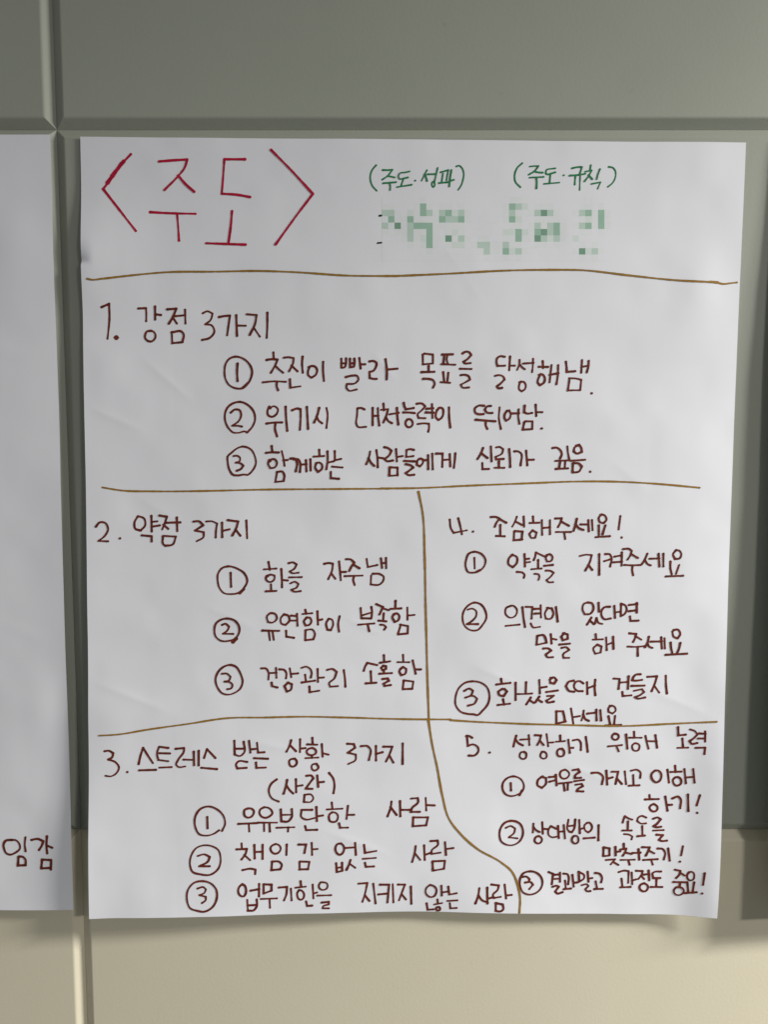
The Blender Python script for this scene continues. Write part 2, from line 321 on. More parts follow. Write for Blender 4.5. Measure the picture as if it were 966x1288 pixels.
LETTERING = """
@angle_bracket red|265 567,186 493,262 419,352 323,479 250,571 428,796 613,1031;385 487,263 400,368 301,501;464 460,289 411,352 356,426
@title_word red|265 886,262 1053,247 1203,237 1172,326 1098,418 942,571;265 1098,413 1183,509 1277,589;265 775,818 963,826 1288,831;265 1079,833 1089,970 1098,1130
@title_word red|265 1853,229 1621,231 1606,414 1588,607 1777,619 1909,642;265 1703,798 1688,965 1660,1156;265 1407,1156 1638,1162 1855,1168
@angle_bracket red|265 2149,125 2373,342 2621,602 2426,853 2198,1163
@green_note green|177 3334,286 3297,327 3272,384 3270,442 3291,507 3343,564;177 3409,337 3468,337 3518,333 3469,397 3406,441;177 3466,401 3506,408 3546,417;177 3416,481 3484,475 3561,468;177 3487,475 3496,512 3495,555;177 3713,350 3661,361 3599,374 3589,418 3603,433 3640,427 3695,416;177 3644,427 3618,508;177 3571,522 3737,495;221 3777,450;177 3909,334 3885,380 3850,449;177 3882,380 3900,416 3911,452;177 3914,380 4004,376;177 4029,309 4015,378 3996,458;177 3974,463 3965,475 3965,494 3970,509 3982,518 3994,509 3999,492 3995,473 3987,462 3975,462;177 4063,356 4149,331 4138,391 4131,442;177 4090,370 4076,464;177 4047,473 4146,463;177 4184,331 4171,420 4163,509;177 4171,449 4213,437;177 4240,290 4270,281 4300,304 4323,361 4317,433 4296,498 4264,545
@green_note green|177 4984,245 4929,296 4901,368 4910,449 4968,508;177 5069,281 5124,275 5167,275 5126,329 5061,369;177 5120,333 5163,343 5219,346;177 5070,402 5155,397 5230,393;177 5148,401 5153,455 5151,520;177 5358,298 5302,304 5259,315 5251,355 5270,365 5313,354 5359,341;177 5304,363 5298,457;177 5235,469 5408,453;221 5456,373;177 5549,295 5618,281 5659,281 5647,324 5635,364;177 5523,376 5620,368 5698,354;177 5587,375 5582,473;177 5641,371 5640,532;177 5758,260 5752,305;177 5697,331 5771,316 5732,387 5693,436;177 5738,370 5780,413;177 5864,301 5843,358 5830,413;177 5776,464 5874,445 5856,485 5843,518;177 5962,276 6009,285 6038,320 6042,383 6014,447 5959,495
@pen_dash black|177 3377,838 3396,836
@pen_dash black|177 3360,1140 3399,1136
@divider_line ochre|223 68,1576 117,1586 229,1573 493,1537 947,1486 1483,1472 1984,1460 2370,1469 3063,1506 3586,1504;223 3586,1503 4242,1469 4810,1434 5335,1420 5684,1421 6211,1473 6823,1529 7173,1544;290 7151,1540 7241,1546;223 7218,1543 7309,1562 7388,1552 7463,1543
@divider_line ochre|223 191,3940 412,3974 768,3981 1397,3971 1934,3954 2968,3936 3508,3928;223 3417,3927 3827,3919 4430,3886 5235,3847 5677,3827 6238,3826 6638,3846 7121,3886
@divider_line ochre|251 3856,3963 3903,4180 3937,4707 3957,5323 3970,5655 3988,6152 4011,6661;251 4007,6678 4052,6952 4118,7248 4184,7589 4271,7886 4419,8077 4610,8248 4905,8420 5033,8529 5111,8699 5142,8866 5135,9032
@divider_line ochre|223 128,6853 345,6840 704,6783 1158,6718 1612,6650 2067,6642 2523,6635 2981,6645 3440,6658 4269,6666;223 4275,6675 4461,6688 4873,6705 5489,6716 6312,6725 6921,6685 7407,6644
@heading_word maroon|242 217,1887 302,1850 303,2003 277,2242
@heading_word maroon|575 377,2227
@heading_word maroon|242 630,1896 717,1890 720,1952 717,2037
@heading_word maroon|242 819,1870 819,2017;242 820,1957 885,1965;242 958,1900 1061,1892 1024,1981 976,2060;242 1017,1988 1064,2059;242 1040,1977 1160,1964;242 1160,1902 1163,2058
@heading_word maroon|242 769,2145 727,2151 705,2186 702,2226 733,2259 775,2264 809,2238 821,2196 808,2162 772,2142
@heading_word maroon|242 1006,2158 1010,2281;242 1006,2158 1123,2152 1137,2169 1127,2268 1010,2281
@heading_word maroon|242 1360,1939 1414,1916 1472,1942 1452,2010 1388,2064 1463,2076 1492,2143 1439,2216 1351,2241;242 1547,1980 1610,1968 1672,1963 1658,2053 1639,2185;242 1744,1958 1752,2191;242 1753,2074 1853,2076;242 1865,1946 1978,1955 1962,2050 1900,2178;242 1946,2100 2013,2197
@heading_word maroon|242 2101,1929 2100,2072 2093,2210
@list_word maroon|242 2169,2376 2174,2447;242 2092,2461 2154,2452 2218,2457 2192,2519 2141,2607;242 2190,2526 2237,2570 2282,2605;242 2292,2434 2345,2428 2403,2438 2399,2486 2352,2588;242 2378,2524 2446,2587;242 2505,2422 2499,2498 2508,2602;242 2576,2541 2608,2526 2646,2531 2672,2566 2659,2623 2608,2659 2570,2630 2567,2592 2589,2535;242 2742,2478 2742,2585 2753,2696
@list_word maroon|242 2049,2717 2180,2704 2314,2709;242 2212,2710 2208,2754 2225,2805;242 2361,2680 2366,2776 2481,2759
@list_word maroon|242 2951,2441 2952,2539;242 3005,2437 3004,2500 2990,2538 2952,2542;242 2952,2494 3005,2491;242 3050,2441 3053,2534;242 3101,2440 3105,2481 3095,2529 3053,2538;242 3053,2494 3103,2487;242 3158,2432 3173,2550;242 3169,2503 3225,2502;242 3275,2469 3322,2464 3355,2485 3348,2535 3317,2577 3276,2587 3279,2656 3311,2665 3359,2667
@list_word maroon|242 3006,2648 3068,2633 3138,2638 3151,2670 3119,2714 3017,2728 3011,2766 3036,2800 3130,2789
@list_word maroon|242 3460,2442 3476,2566 3475,2671;242 3479,2560 3598,2548
@list_word maroon|242 3886,2386 3889,2493;242 3905,2375 4003,2385 4004,2485;242 3889,2497 4000,2486;242 3956,2516 3957,2581;242 3876,2585 4023,2580;242 3896,2661 3971,2663 4009,2675 4029,2713 4010,2761;242 4124,2585 4137,2693;242 4183,2591 4173,2696;242 4097,2697 4204,2704
@list_word maroon|242 4110,2384 4232,2380;242 4135,2386 4124,2494;242 4171,2386 4162,2434 4179,2494;242 4103,2492 4262,2498;242 4343,2369 4375,2350 4419,2356 4442,2387 4402,2432 4354,2464 4364,2476 4438,2478;242 4318,2543 4448,2545;242 4328,2615 4373,2611 4418,2627 4434,2665 4381,2697 4330,2723 4343,2751 4423,2755
@list_word maroon|242 4828,2403 4774,2397 4743,2419 4735,2467 4748,2507 4834,2504;242 4889,2402 4883,2554;242 4885,2503 4946,2503;242 4721,2621 4766,2612 4817,2630 4831,2662 4787,2707 4746,2739 4756,2758 4804,2757;242 5000,2437 5000,2483 4976,2549;242 5000,2483 5033,2521 5063,2542;242 5042,2477 5160,2469;242 5155,2423 5154,2501 5147,2574;242 5266,2449 5273,2525;242 5223,2513 5328,2514;242 5228,2604 5266,2599 5293,2632 5288,2690 5243,2722 5215,2696 5219,2652 5247,2596;242 5369,2493 5352,2689;242 5446,2492 5446,2599 5432,2708;242 5353,2603 5448,2584
@list_word maroon|242 5005,2692 5050,2685 5076,2717 5070,2767 5033,2793 5003,2774 4999,2736 5017,2682
@list_word maroon|242 5534,2453 5544,2522 5547,2568 5644,2559;242 5720,2432 5715,2574;242 5797,2441 5796,2495 5779,2571;242 5716,2510 5792,2495;242 5582,2646 5566,2778;242 5575,2639 5666,2644 5717,2657 5708,2774;242 5569,2779 5708,2774
@list_word maroon|302 5841,2809
@number_ring maroon|242 1729,2427 1663,2452 1620,2511 1607,2589 1620,2687 1662,2752 1715,2781 1821,2783 1880,2727 1915,2658 1923,2580 1886,2502 1821,2448 1729,2427;315 1823,2779 1876,2727
>digit maroon|242 1757,2506 1752,2607 1758,2705
@list_word maroon|242 2123,2994 2104,3035 2110,3092 2149,3111 2207,3079 2222,3021 2194,2994 2155,2994 2134,3016;242 2091,3188 2181,3177 2271,3174;242 2194,3184 2190,3251 2213,3334;242 2312,2995 2318,3123 2331,3269;242 2388,3033 2450,3013 2484,3022 2486,3095 2478,3255;242 2557,2993 2565,3120 2572,3245;242 2699,3004 2680,3081 2642,3171;242 2670,3106 2693,3151 2732,3179;242 2782,3003 2793,3054 2783,3233
@list_word maroon|242 3220,3016 3185,3000 3140,3004 3134,3102 3127,3179 3141,3211 3240,3216;242 3316,2998 3317,3196;242 3377,2998 3381,3100 3394,3199;242 3320,3090 3381,3087;242 3439,2949 3446,3023;242 3412,3019 3493,3012 3474,3086 3440,3163;242 3468,3099 3494,3144 3539,3171;242 3509,3070 3615,3052;242 3596,2996 3603,3098 3614,3185;242 3674,2938 3682,2976 3699,3011 3789,2995;242 3670,3047 3745,3048 3802,3054;242 3717,3128 3698,3154 3698,3186 3715,3209 3742,3217 3769,3202 3780,3172 3770,3141 3743,3123 3719,3125;242 3824,2946 3884,2943 3923,2974 3885,3019 3835,3071 3848,3109 3925,3111;242 4000,2948 4009,3107;242 3937,3003 4014,2996;242 3931,3044 4021,3047;242 3836,3179 3913,3170 3967,3175 3969,3223 3961,3265;242 4059,3018 4091,2989 4123,2998 4133,3042 4112,3106 4077,3130 4047,3101 4053,3037 4078,2992;242 4197,2985 4202,3106 4216,3214
@list_word maroon|242 4601,2962 4537,2962 4495,3001 4506,3045 4551,3060 4599,3057;242 4682,2964 4639,2968 4612,3006 4635,3038 4699,3044;242 4510,3122 4611,3130 4737,3139;242 4626,3140 4625,3185 4645,3227;242 4783,2979 4777,3101 4802,3226;242 4872,3023 4893,3013 4911,3049 4899,3106 4861,3132 4841,3100 4847,3049 4871,3017;242 4917,3048 5007,3044;242 5003,2999 5001,3086 5016,3165;242 5071,2958 5067,3032 5097,3047 5158,3040;242 5197,2947 5207,3074;242 5205,3030 5276,3030;242 5071,3149 5056,3229;242 5080,3136 5166,3136 5166,3225;242 5056,3233 5163,3225
@list_word maroon|302 5275,3217
@number_ring maroon|242 1788,2943 1702,2961 1642,3007 1609,3092 1615,3171 1655,3250 1708,3295 1767,3297 1847,3283 1866,3294 1926,3228 1959,3142 1942,3051 1887,2986 1788,2943
>digit maroon|242 1678,3066 1728,3030 1781,3039 1798,3091 1774,3157 1695,3216 1754,3216 1807,3225
@list_word maroon|242 2151,3446 2158,3514;242 2086,3525 2154,3518 2232,3520;242 2122,3604 2109,3649 2134,3700 2186,3693 2212,3648 2193,3603 2154,3597 2128,3623;242 2266,3504 2285,3583 2298,3673;242 2285,3609 2334,3606;242 2211,3751 2191,3861;242 2211,3745 2276,3742 2295,3776 2288,3847;242 2191,3861 2292,3850;242 2366,3589 2418,3589 2440,3621 2430,3736;242 2405,3595 2463,3601 2478,3633 2478,3743;242 2482,3659 2553,3652;242 2546,3607 2552,3736;242 2598,3596 2601,3725;242 2700,3484 2704,3554;242 2636,3564 2756,3556;242 2668,3638 2653,3690 2688,3741 2733,3702 2730,3650 2694,3631 2662,3644;242 2796,3502 2799,3605 2784,3710;242 2797,3633 2869,3615;242 2879,3499 2882,3604 2953,3588;242 2850,3678 2970,3687;242 2835,3740 2835,3811 2928,3818
@list_word maroon|242 3291,3498 3279,3562 3247,3646;242 3272,3575 3305,3633 3340,3665;242 3362,3484 3376,3587 3379,3680;242 3378,3568 3441,3576;242 3454,3448 3497,3458 3536,3489 3517,3534 3459,3586 3479,3606 3556,3601;242 3591,3470 3602,3611;242 3601,3559 3668,3549;242 3518,3682 3515,3773;242 3518,3680 3609,3684 3610,3772;242 3515,3779 3610,3772;242 3797,3477 3749,3468 3713,3479 3709,3559 3791,3548;242 3686,3604 3809,3609;242 3706,3642 3764,3655 3793,3680 3752,3713 3707,3745 3727,3765 3804,3764;242 3879,3576 3841,3596 3832,3648 3868,3667 3906,3621 3899,3583 3860,3577;242 3912,3595 3963,3592;242 3963,3537 3967,3698;242 4012,3517 4020,3700;242 4057,3517 4130,3516 4129,3671;242 4138,3590 4218,3584;242 4214,3522 4223,3664;242 4279,3513 4274,3592 4265,3680
@list_word maroon|242 4600,3448 4579,3506 4539,3575;242 4579,3506 4612,3532 4654,3563;242 4691,3428 4703,3602;242 4594,3622 4597,3693 4672,3690;242 4752,3440 4791,3434 4833,3459 4824,3504 4747,3550 4754,3578 4841,3572;242 4787,3604 4788,3672;242 4739,3675 4850,3675;242 4904,3458 4915,3561 4920,3664;242 4963,3484 5004,3483 5037,3502 5039,3644;242 5100,3476 5117,3643;242 5116,3581 5190,3578
@list_word maroon|242 5406,3441 5455,3437 5501,3473 5515,3511 5497,3559;242 5577,3421 5585,3491 5600,3562;242 5443,3589 5613,3581;242 5498,3595 5487,3679;242 5556,3594 5552,3678;242 5449,3683 5590,3675;242 5711,3404 5661,3433 5651,3478 5688,3503 5745,3483 5738,3438 5711,3400 5679,3409;242 5620,3587 5786,3573;242 5646,3619 5645,3716;242 5646,3613 5717,3619 5750,3651 5720,3709 5646,3723
@list_word maroon|302 5848,3712
@number_ring maroon|242 1806,3456 1753,3475 1687,3526 1640,3572 1640,3632 1666,3737 1699,3780 1752,3789 1838,3778 1864,3782 1924,3735 1967,3642 1958,3576 1905,3484 1846,3458 1806,3456
>digit maroon|242 1709,3565 1753,3562 1783,3584 1779,3624 1733,3641 1792,3650 1821,3676 1792,3716 1746,3734
@heading_word maroon|242 114,4394 158,4345 218,4349 252,4419 215,4500 140,4561 250,4565
@heading_word maroon|302 387,4530
@heading_word maroon|242 595,4271 554,4347 564,4418 624,4438 678,4377 664,4296 595,4271;242 751,4266 754,4447;242 755,4336 821,4329;242 754,4392 849,4376;242 639,4494 753,4503 753,4564;242 846,4261 930,4274 905,4355 875,4422;242 891,4369 945,4415;242 929,4345 1086,4339;242 1047,4283 1051,4441;242 884,4502 889,4597 913,4613;242 894,4498 1035,4505 998,4597 913,4613
@heading_word maroon|242 1241,4328 1308,4325 1354,4371 1257,4433 1357,4452 1357,4503 1276,4558;242 1389,4326 1459,4324 1515,4350 1502,4431 1498,4512;242 1573,4339 1574,4507;242 1579,4434 1659,4415;242 1640,4308 1760,4324 1739,4399 1693,4486;242 1729,4419 1783,4489;242 1854,4313 1863,4519
@list_word maroon|242 2111,4796 2128,4886;242 2059,4882 2203,4871;242 2134,4943 2086,4962 2084,5003 2127,5031 2182,4996 2182,4954 2141,4943 2093,4969;242 2141,5058 2145,5134;242 2082,5139 2203,5134;242 2260,4878 2267,4988 2269,5092;242 2271,5005 2336,5011;242 2346,4808 2394,4797 2440,4822 2415,4870 2360,4905 2381,4921 2463,4918;242 2353,4974 2500,4970;242 2371,5043 2422,5025 2463,5050 2443,5091 2381,5119 2402,5137 2488,5135
@list_word maroon|242 2762,4813 2819,4803 2863,4812 2854,4889 2809,4993;242 2843,4923 2893,4988;242 2936,4784 2946,4888 2957,5006;242 2954,4909 3015,4906;242 3018,4756 3073,4760 3114,4797 3080,4846 3056,4895;242 3101,4818 3174,4862;242 3001,4957 3211,4949;242 3112,4954 3102,4998 3120,5061
@list_word maroon|242 3258,4751 3273,4848 3382,4823;242 3426,4744 3440,4857;242 3485,4739 3489,4859;242 3437,4802 3485,4794;242 3312,4948 3308,5052;242 3332,4927 3411,4929 3459,4961 3453,5010 3412,5052 3311,5055
@number_ring maroon|242 1635,4850 1573,4869 1522,4938 1518,5021 1538,5103 1593,5165 1668,5176 1764,5158 1825,5102 1863,5019 1833,4936 1758,4881 1635,4850;315 1777,5166 1825,5116
>digit maroon|242 1670,4926 1672,5006 1675,5089
@list_word maroon|242 2134,5398 2093,5439 2107,5502 2155,5509 2210,5460 2196,5411 2134,5398;242 2042,5603 2237,5606;242 2114,5611 2127,5718;242 2158,5610 2173,5713;242 2292,5411 2254,5460 2265,5522 2313,5536 2358,5480 2340,5425 2292,5411;242 2375,5425 2443,5431;242 2375,5484 2443,5483;242 2446,5403 2453,5545;242 2317,5606 2320,5675 2409,5689;242 2542,5357 2553,5403;242 2509,5406 2622,5396;242 2560,5447 2526,5494 2547,5542 2588,5535 2615,5486 2595,5449 2553,5452;242 2547,5598 2543,5710;242 2554,5594 2629,5591 2657,5640 2643,5696;242 2543,5717 2639,5707;242 2684,5375 2691,5531;242 2695,5479 2739,5470;242 2815,5465 2788,5514 2802,5591 2843,5598 2870,5528 2856,5472 2815,5461;242 2946,5430 2929,5528 2940,5615
@list_word maroon|242 3193,5332 3201,5451;242 3317,5321 3325,5373 3318,5457;242 3201,5423 3318,5387;242 3205,5455 3316,5457;242 3164,5531 3353,5516;242 3277,5530 3295,5608;242 3375,5285 3455,5319 3435,5365 3415,5407;242 3442,5330 3525,5357;242 3463,5396 3457,5484;242 3404,5482 3494,5491;242 3425,5531 3471,5537 3492,5561 3471,5589;242 3602,5245 3600,5322;242 3541,5341 3669,5334;242 3594,5399 3567,5434 3595,5497 3636,5476 3647,5420 3615,5392 3580,5406;242 3741,5324 3744,5469;242 3744,5420 3827,5412;242 3667,5528 3635,5638;242 3658,5528 3751,5546 3749,5631;242 3638,5645 3749,5634
@number_ring maroon|242 1622,5463 1564,5475 1495,5527 1478,5596 1495,5680 1550,5725 1646,5728 1721,5699 1763,5643 1768,5559 1730,5497 1622,5463;411 1694,5739 1731,5702
>digit maroon|242 1568,5540 1605,5526 1649,5560 1632,5602 1577,5644 1698,5646
@list_word maroon|242 2026,6054 2086,6058 2109,6096 2110,6188;242 2120,6110 2206,6106;242 2200,6047 2206,6166;242 2148,6223 2154,6265 2216,6282;242 2237,6065 2299,6075 2320,6110 2316,6173;242 2361,6054 2378,6159;242 2375,6121 2458,6113;242 2341,6223 2299,6265 2327,6333 2375,6308 2386,6244 2341,6223;242 2502,6046 2555,6032 2603,6060 2620,6103 2610,6162;242 2541,6131 2552,6215;242 2502,6223 2658,6201;242 2592,6272 2596,6340 2707,6322;242 2689,6061 2693,6216;242 2700,6166 2762,6162;242 2803,6071 2866,6061 2914,6096 2887,6174 2825,6237 2839,6273 2929,6266;242 2997,6075 3012,6188 3016,6273
@list_word maroon|242 3233,6083 3249,6033 3274,5988 3392,6015;242 3316,6090 3324,6228;242 3259,6234 3382,6226;242 3470,5895 3475,5976;242 3426,5986 3544,5969;242 3472,6022 3436,6047 3455,6075 3496,6061 3496,6030 3461,6022;242 3471,6075 3472,6110;242 3420,6118 3566,6110;242 3456,6181 3518,6174 3532,6202 3470,6237 3484,6265 3554,6254
@list_word maroon|242 3696,5891 3701,5976;242 3632,5979 3769,5979;242 3691,6040 3654,6089 3678,6135 3726,6117 3737,6060 3698,6035 3663,6061;242 3812,5957 3849,6116;242 3844,6064 3909,6064;242 3706,6208 3697,6292;242 3706,6197 3822,6210 3811,6292;242 3700,6302 3809,6296
@number_ring maroon|242 1665,6014 1603,6028 1520,6099 1489,6183 1514,6287 1576,6356 1637,6368 1720,6343 1775,6301 1807,6216 1782,6118 1727,6035 1665,6014
>digit maroon|242 1564,6120 1624,6119 1665,6154 1651,6196 1596,6213 1658,6220 1688,6252 1672,6294 1628,6303
@heading_word maroon|233 4224,4283 4240,4388 4272,4437 4425,4406;233 4323,4267 4348,4356 4369,4452;291 4498,4420
@heading_word maroon|233 4704,4248 4768,4248 4807,4268 4770,4314 4752,4361;233 4800,4268 4885,4313;233 4816,4340 4819,4468;233 4768,4469 4869,4473;233 5007,4243 4985,4305 4956,4359;233 4990,4297 5071,4339;233 5087,4240 5095,4359;233 4980,4416 4978,4514;233 4985,4410 5078,4416 5070,4506;233 4978,4517 5075,4509;233 5196,4239 5202,4312;233 5159,4315 5271,4311;233 5196,4400 5158,4443 5183,4489 5229,4486 5243,4427 5196,4400;233 5301,4280 5310,4454;233 5397,4279 5401,4445;233 5311,4373 5399,4364;233 5458,4260 5532,4258 5518,4309 5492,4360;233 5525,4294 5619,4344;233 5471,4418 5644,4416;233 5567,4422 5580,4499;233 5709,4261 5696,4331 5675,4404;233 5696,4323 5735,4369 5790,4391;233 5753,4327 5841,4326;233 5843,4275 5852,4406;233 5885,4274 5897,4393;233 5998,4207 5964,4243 5978,4297 6024,4309 6054,4265 6029,4216 5983,4207;233 5967,4335 5971,4452;233 6043,4335 6013,4439;233 5933,4475 6098,4461
@heading_word maroon|233 6213,4225 6198,4379
@heading_word maroon|291 6236,4475
@list_word maroon|233 4966,4688 4925,4731 4922,4801 4973,4835 5018,4785 5017,4715 4955,4688;233 5106,4679 5115,4826;233 5118,4738 5160,4733;233 5119,4779 5173,4771;233 5021,4891 5091,4901 5111,4924 5104,4959;233 5216,4749 5233,4706 5240,4659 5287,4682 5345,4708;233 5268,4749 5270,4845;233 5193,4857 5309,4848;233 5230,4911 5280,4920 5288,4947 5278,4983;233 5387,4681 5357,4720 5374,4764 5420,4759 5437,4712 5403,4678 5364,4692;233 5339,4817 5441,4805;233 5361,4873 5415,4875 5454,4898 5417,4946 5371,4985 5395,5008 5449,5008
@list_word maroon|233 5756,4697 5828,4681 5895,4685 5876,4763 5825,4867;233 5859,4802 5905,4860
@list_word maroon|233 5982,4673 5989,4917;233 6051,4672 6105,4675 6124,4706 6113,4818;233 6041,4756 6114,4732;233 6160,4701 6247,4684;233 6149,4768 6249,4759;233 6245,4650 6248,4806;233 6259,4611 6325,4607 6360,4630 6344,4688 6314,4735;233 6350,4665 6433,4713;233 6278,4798 6378,4801 6470,4796;233 6375,4804 6372,4859 6385,4918;233 6542,4662 6514,4733 6482,4788;233 6517,4740 6554,4787 6585,4799;233 6571,4721 6681,4715;233 6672,4661 6688,4811;233 6728,4660 6734,4811
@list_word maroon|233 6876,4615 6840,4667 6865,4721 6918,4712 6936,4666 6907,4620 6861,4625;233 6813,4752 6815,4830 6833,4900;233 6916,4790 6883,4894;233 6765,4927 6963,4916
@number_ring maroon|233 4514,4657 4453,4681 4427,4743 4421,4837 4450,4896 4512,4904 4581,4883 4641,4820 4651,4749 4608,4687 4514,4657;326 4550,4894 4588,4875
>digit maroon|233 4519,4730 4526,4855
@list_word maroon|242 4961,5293 4908,5317 4901,5395 4957,5437 5018,5410 5032,5339 4985,5293 4923,5309;242 4904,5534 5067,5517;242 5097,5310 5112,5433 5133,5546;242 5137,5304 5214,5306 5208,5445;242 5229,5329 5303,5324;242 5242,5384 5307,5379;242 5310,5285 5318,5431;242 5199,5503 5223,5546 5309,5542;242 5399,5312 5363,5383 5376,5443 5430,5446 5463,5383 5442,5320 5388,5315;242 5491,5303 5517,5477
@list_word maroon|242 5280,5653 5275,5755;242 5283,5649 5358,5644 5374,5668 5391,5731;242 5275,5759 5394,5731;242 5439,5631 5451,5742;242 5453,5683 5508,5694;242 5354,5802 5417,5802 5448,5826 5387,5873 5399,5900 5471,5905;242 5599,5616 5564,5659 5586,5701 5640,5682 5638,5631 5583,5616;242 5545,5754 5668,5741;242 5572,5793 5627,5785 5662,5816 5590,5880 5599,5912 5664,5911
@list_word maroon|242 5875,5245 5821,5261 5805,5332 5833,5387 5902,5378 5934,5315 5914,5256 5860,5245;242 5991,5249 5999,5354;242 5911,5426 5889,5465 5862,5510;242 5892,5460 5944,5504;242 5973,5433 5955,5496;242 5974,5441 5998,5488 6042,5500;242 6124,5294 6062,5301 6035,5330 6038,5417 6059,5440 6139,5434;242 6177,5284 6190,5426;242 6192,5360 6241,5351;242 6254,5261 6255,5398;242 6254,5257 6308,5280 6322,5327 6297,5382 6256,5403;242 6347,5271 6442,5259;242 6349,5345 6434,5333;242 6438,5247 6442,5360;242 6364,5405 6373,5460 6464,5455
@list_word maroon|242 5968,5622 5976,5685;242 5935,5690 6054,5684;242 5991,5748 5945,5796 5970,5859 6032,5843 6041,5771 5991,5748;242 6093,5660 6104,5813;242 6174,5651 6183,5796;242 6107,5747 6176,5718
@list_word maroon|242 6363,5609 6443,5616 6429,5672 6410,5711;242 6433,5640 6507,5683;242 6347,5767 6455,5769 6551,5757;242 6466,5769 6470,5876;242 6594,5646 6578,5725 6552,5772;242 6578,5717 6602,5764 6639,5779;242 6616,5704 6747,5699;242 6738,5652 6750,5786;242 6777,5662 6786,5785;242 6911,5552 6866,5579 6884,5642 6930,5662 6959,5609 6934,5559 6881,5560;242 6851,5713 6858,5776 6875,5839;242 6963,5715 6953,5775 6929,5841;242 6799,5859 7044,5841
@number_ring maroon|242 4526,5260 4465,5289 4404,5368 4393,5454 4422,5540 4500,5590 4570,5586 4631,5523 4674,5436 4660,5358 4604,5280 4526,5260
>digit maroon|242 4453,5344 4504,5331 4551,5359 4552,5421 4506,5477 4448,5516 4577,5515
@list_word maroon|242 4861,6169 4871,6226;242 4809,6238 4972,6217;242 4880,6290 4834,6323 4843,6363 4898,6379 4936,6322 4904,6290 4842,6315;242 4891,6419 4905,6483;242 4830,6489 4973,6470;242 5035,6216 5040,6425;242 5046,6352 5158,6348 5233,6342;242 5160,6208 5158,6343;242 5316,6178 5326,6341;242 5328,6273 5403,6261;242 5218,6393 5195,6430 5168,6475;242 5200,6422 5258,6457;242 5319,6380 5274,6448;242 5296,6412 5352,6444;242 5479,6150 5440,6174 5449,6213 5496,6221 5519,6181 5495,6150 5448,6155;242 5401,6324 5537,6304;242 5413,6372 5491,6366 5452,6398 5403,6427 5414,6443 5492,6438
@list_word maroon|242 5526,6554 5530,6698;242 5534,6554 5605,6553 5622,6617 5631,6673;242 5530,6703 5639,6678;242 5699,6521 5732,6705;242 5730,6625 5808,6612;242 5852,6544 5847,6601 5829,6665;242 5847,6593 5875,6649 5915,6669;242 5897,6581 5998,6567;242 6001,6530 6009,6663;242 6048,6534 6063,6662;242 6182,6480 6144,6508 6145,6556 6193,6576 6230,6539 6213,6491 6158,6481;242 6147,6609 6170,6709;242 6225,6603 6217,6708;242 6112,6721 6298,6711
@list_word maroon|242 5722,6184 5668,6196 5633,6251 5670,6306 5733,6317;242 5839,6217 5792,6189 5746,6202 5728,6258 5764,6305 5831,6310;242 5881,6201 5890,6344;242 5978,6171 5973,6263 5984,6356;242 5893,6272 5976,6239
@list_word maroon|242 6195,6152 6265,6156 6256,6275;242 6267,6200 6367,6189;242 6370,6123 6366,6273;242 6301,6314 6307,6362 6408,6352;242 6508,6097 6457,6101 6427,6130 6413,6170 6452,6174 6529,6163;242 6407,6238 6559,6231;242 6440,6296 6532,6274 6557,6310 6504,6351 6450,6371 6474,6386 6570,6374;242 6590,6127 6702,6118 6685,6189 6645,6297;242 6678,6237 6734,6312;242 6806,6108 6812,6219 6825,6321
@number_ring maroon|242 4527,6202 4441,6219 4364,6286 4327,6391 4328,6487 4393,6575 4472,6599 4558,6607 4582,6614 4651,6558 4712,6477 4729,6372 4692,6267 4628,6220 4527,6202
>digit maroon|242 4430,6318 4489,6290 4532,6317 4514,6366 4444,6401 4546,6382 4583,6414 4556,6470 4478,6498
@heading_word maroon|242 187,7041 241,7036 288,7066 275,7115 230,7140 316,7174 354,7234 325,7303 257,7342 196,7335
@heading_word maroon|302 451,7292
@heading_word maroon|242 584,7197 603,7109 637,7004 700,7109 751,7188;242 590,7272 786,7267;242 931,7006 825,6991 800,7070 815,7149 931,7165;242 825,7070 950,7073;242 825,7242 969,7236;242 1019,7017 1116,7007 1116,7040 1047,7149 1024,7209 1047,7232 1130,7228;242 1111,7145 1231,7149;242 1232,7050 1235,7212;242 1290,7040 1289,7214;242 1351,7126 1386,7021 1483,7127;242 1318,7244 1502,7261
@heading_word maroon|242 1708,6921 1712,7081;242 1819,6934 1823,7065 1777,7105 1712,7088;242 1712,7017 1819,7017;242 1882,6922 1898,7065;242 1898,7025 1959,7020;242 1858,7178 1754,7172 1726,7207 1742,7255 1851,7249;242 1975,6945 1987,7065 2061,7061;242 1940,7132 2103,7141;242 1963,7185 1968,7250 2079,7247
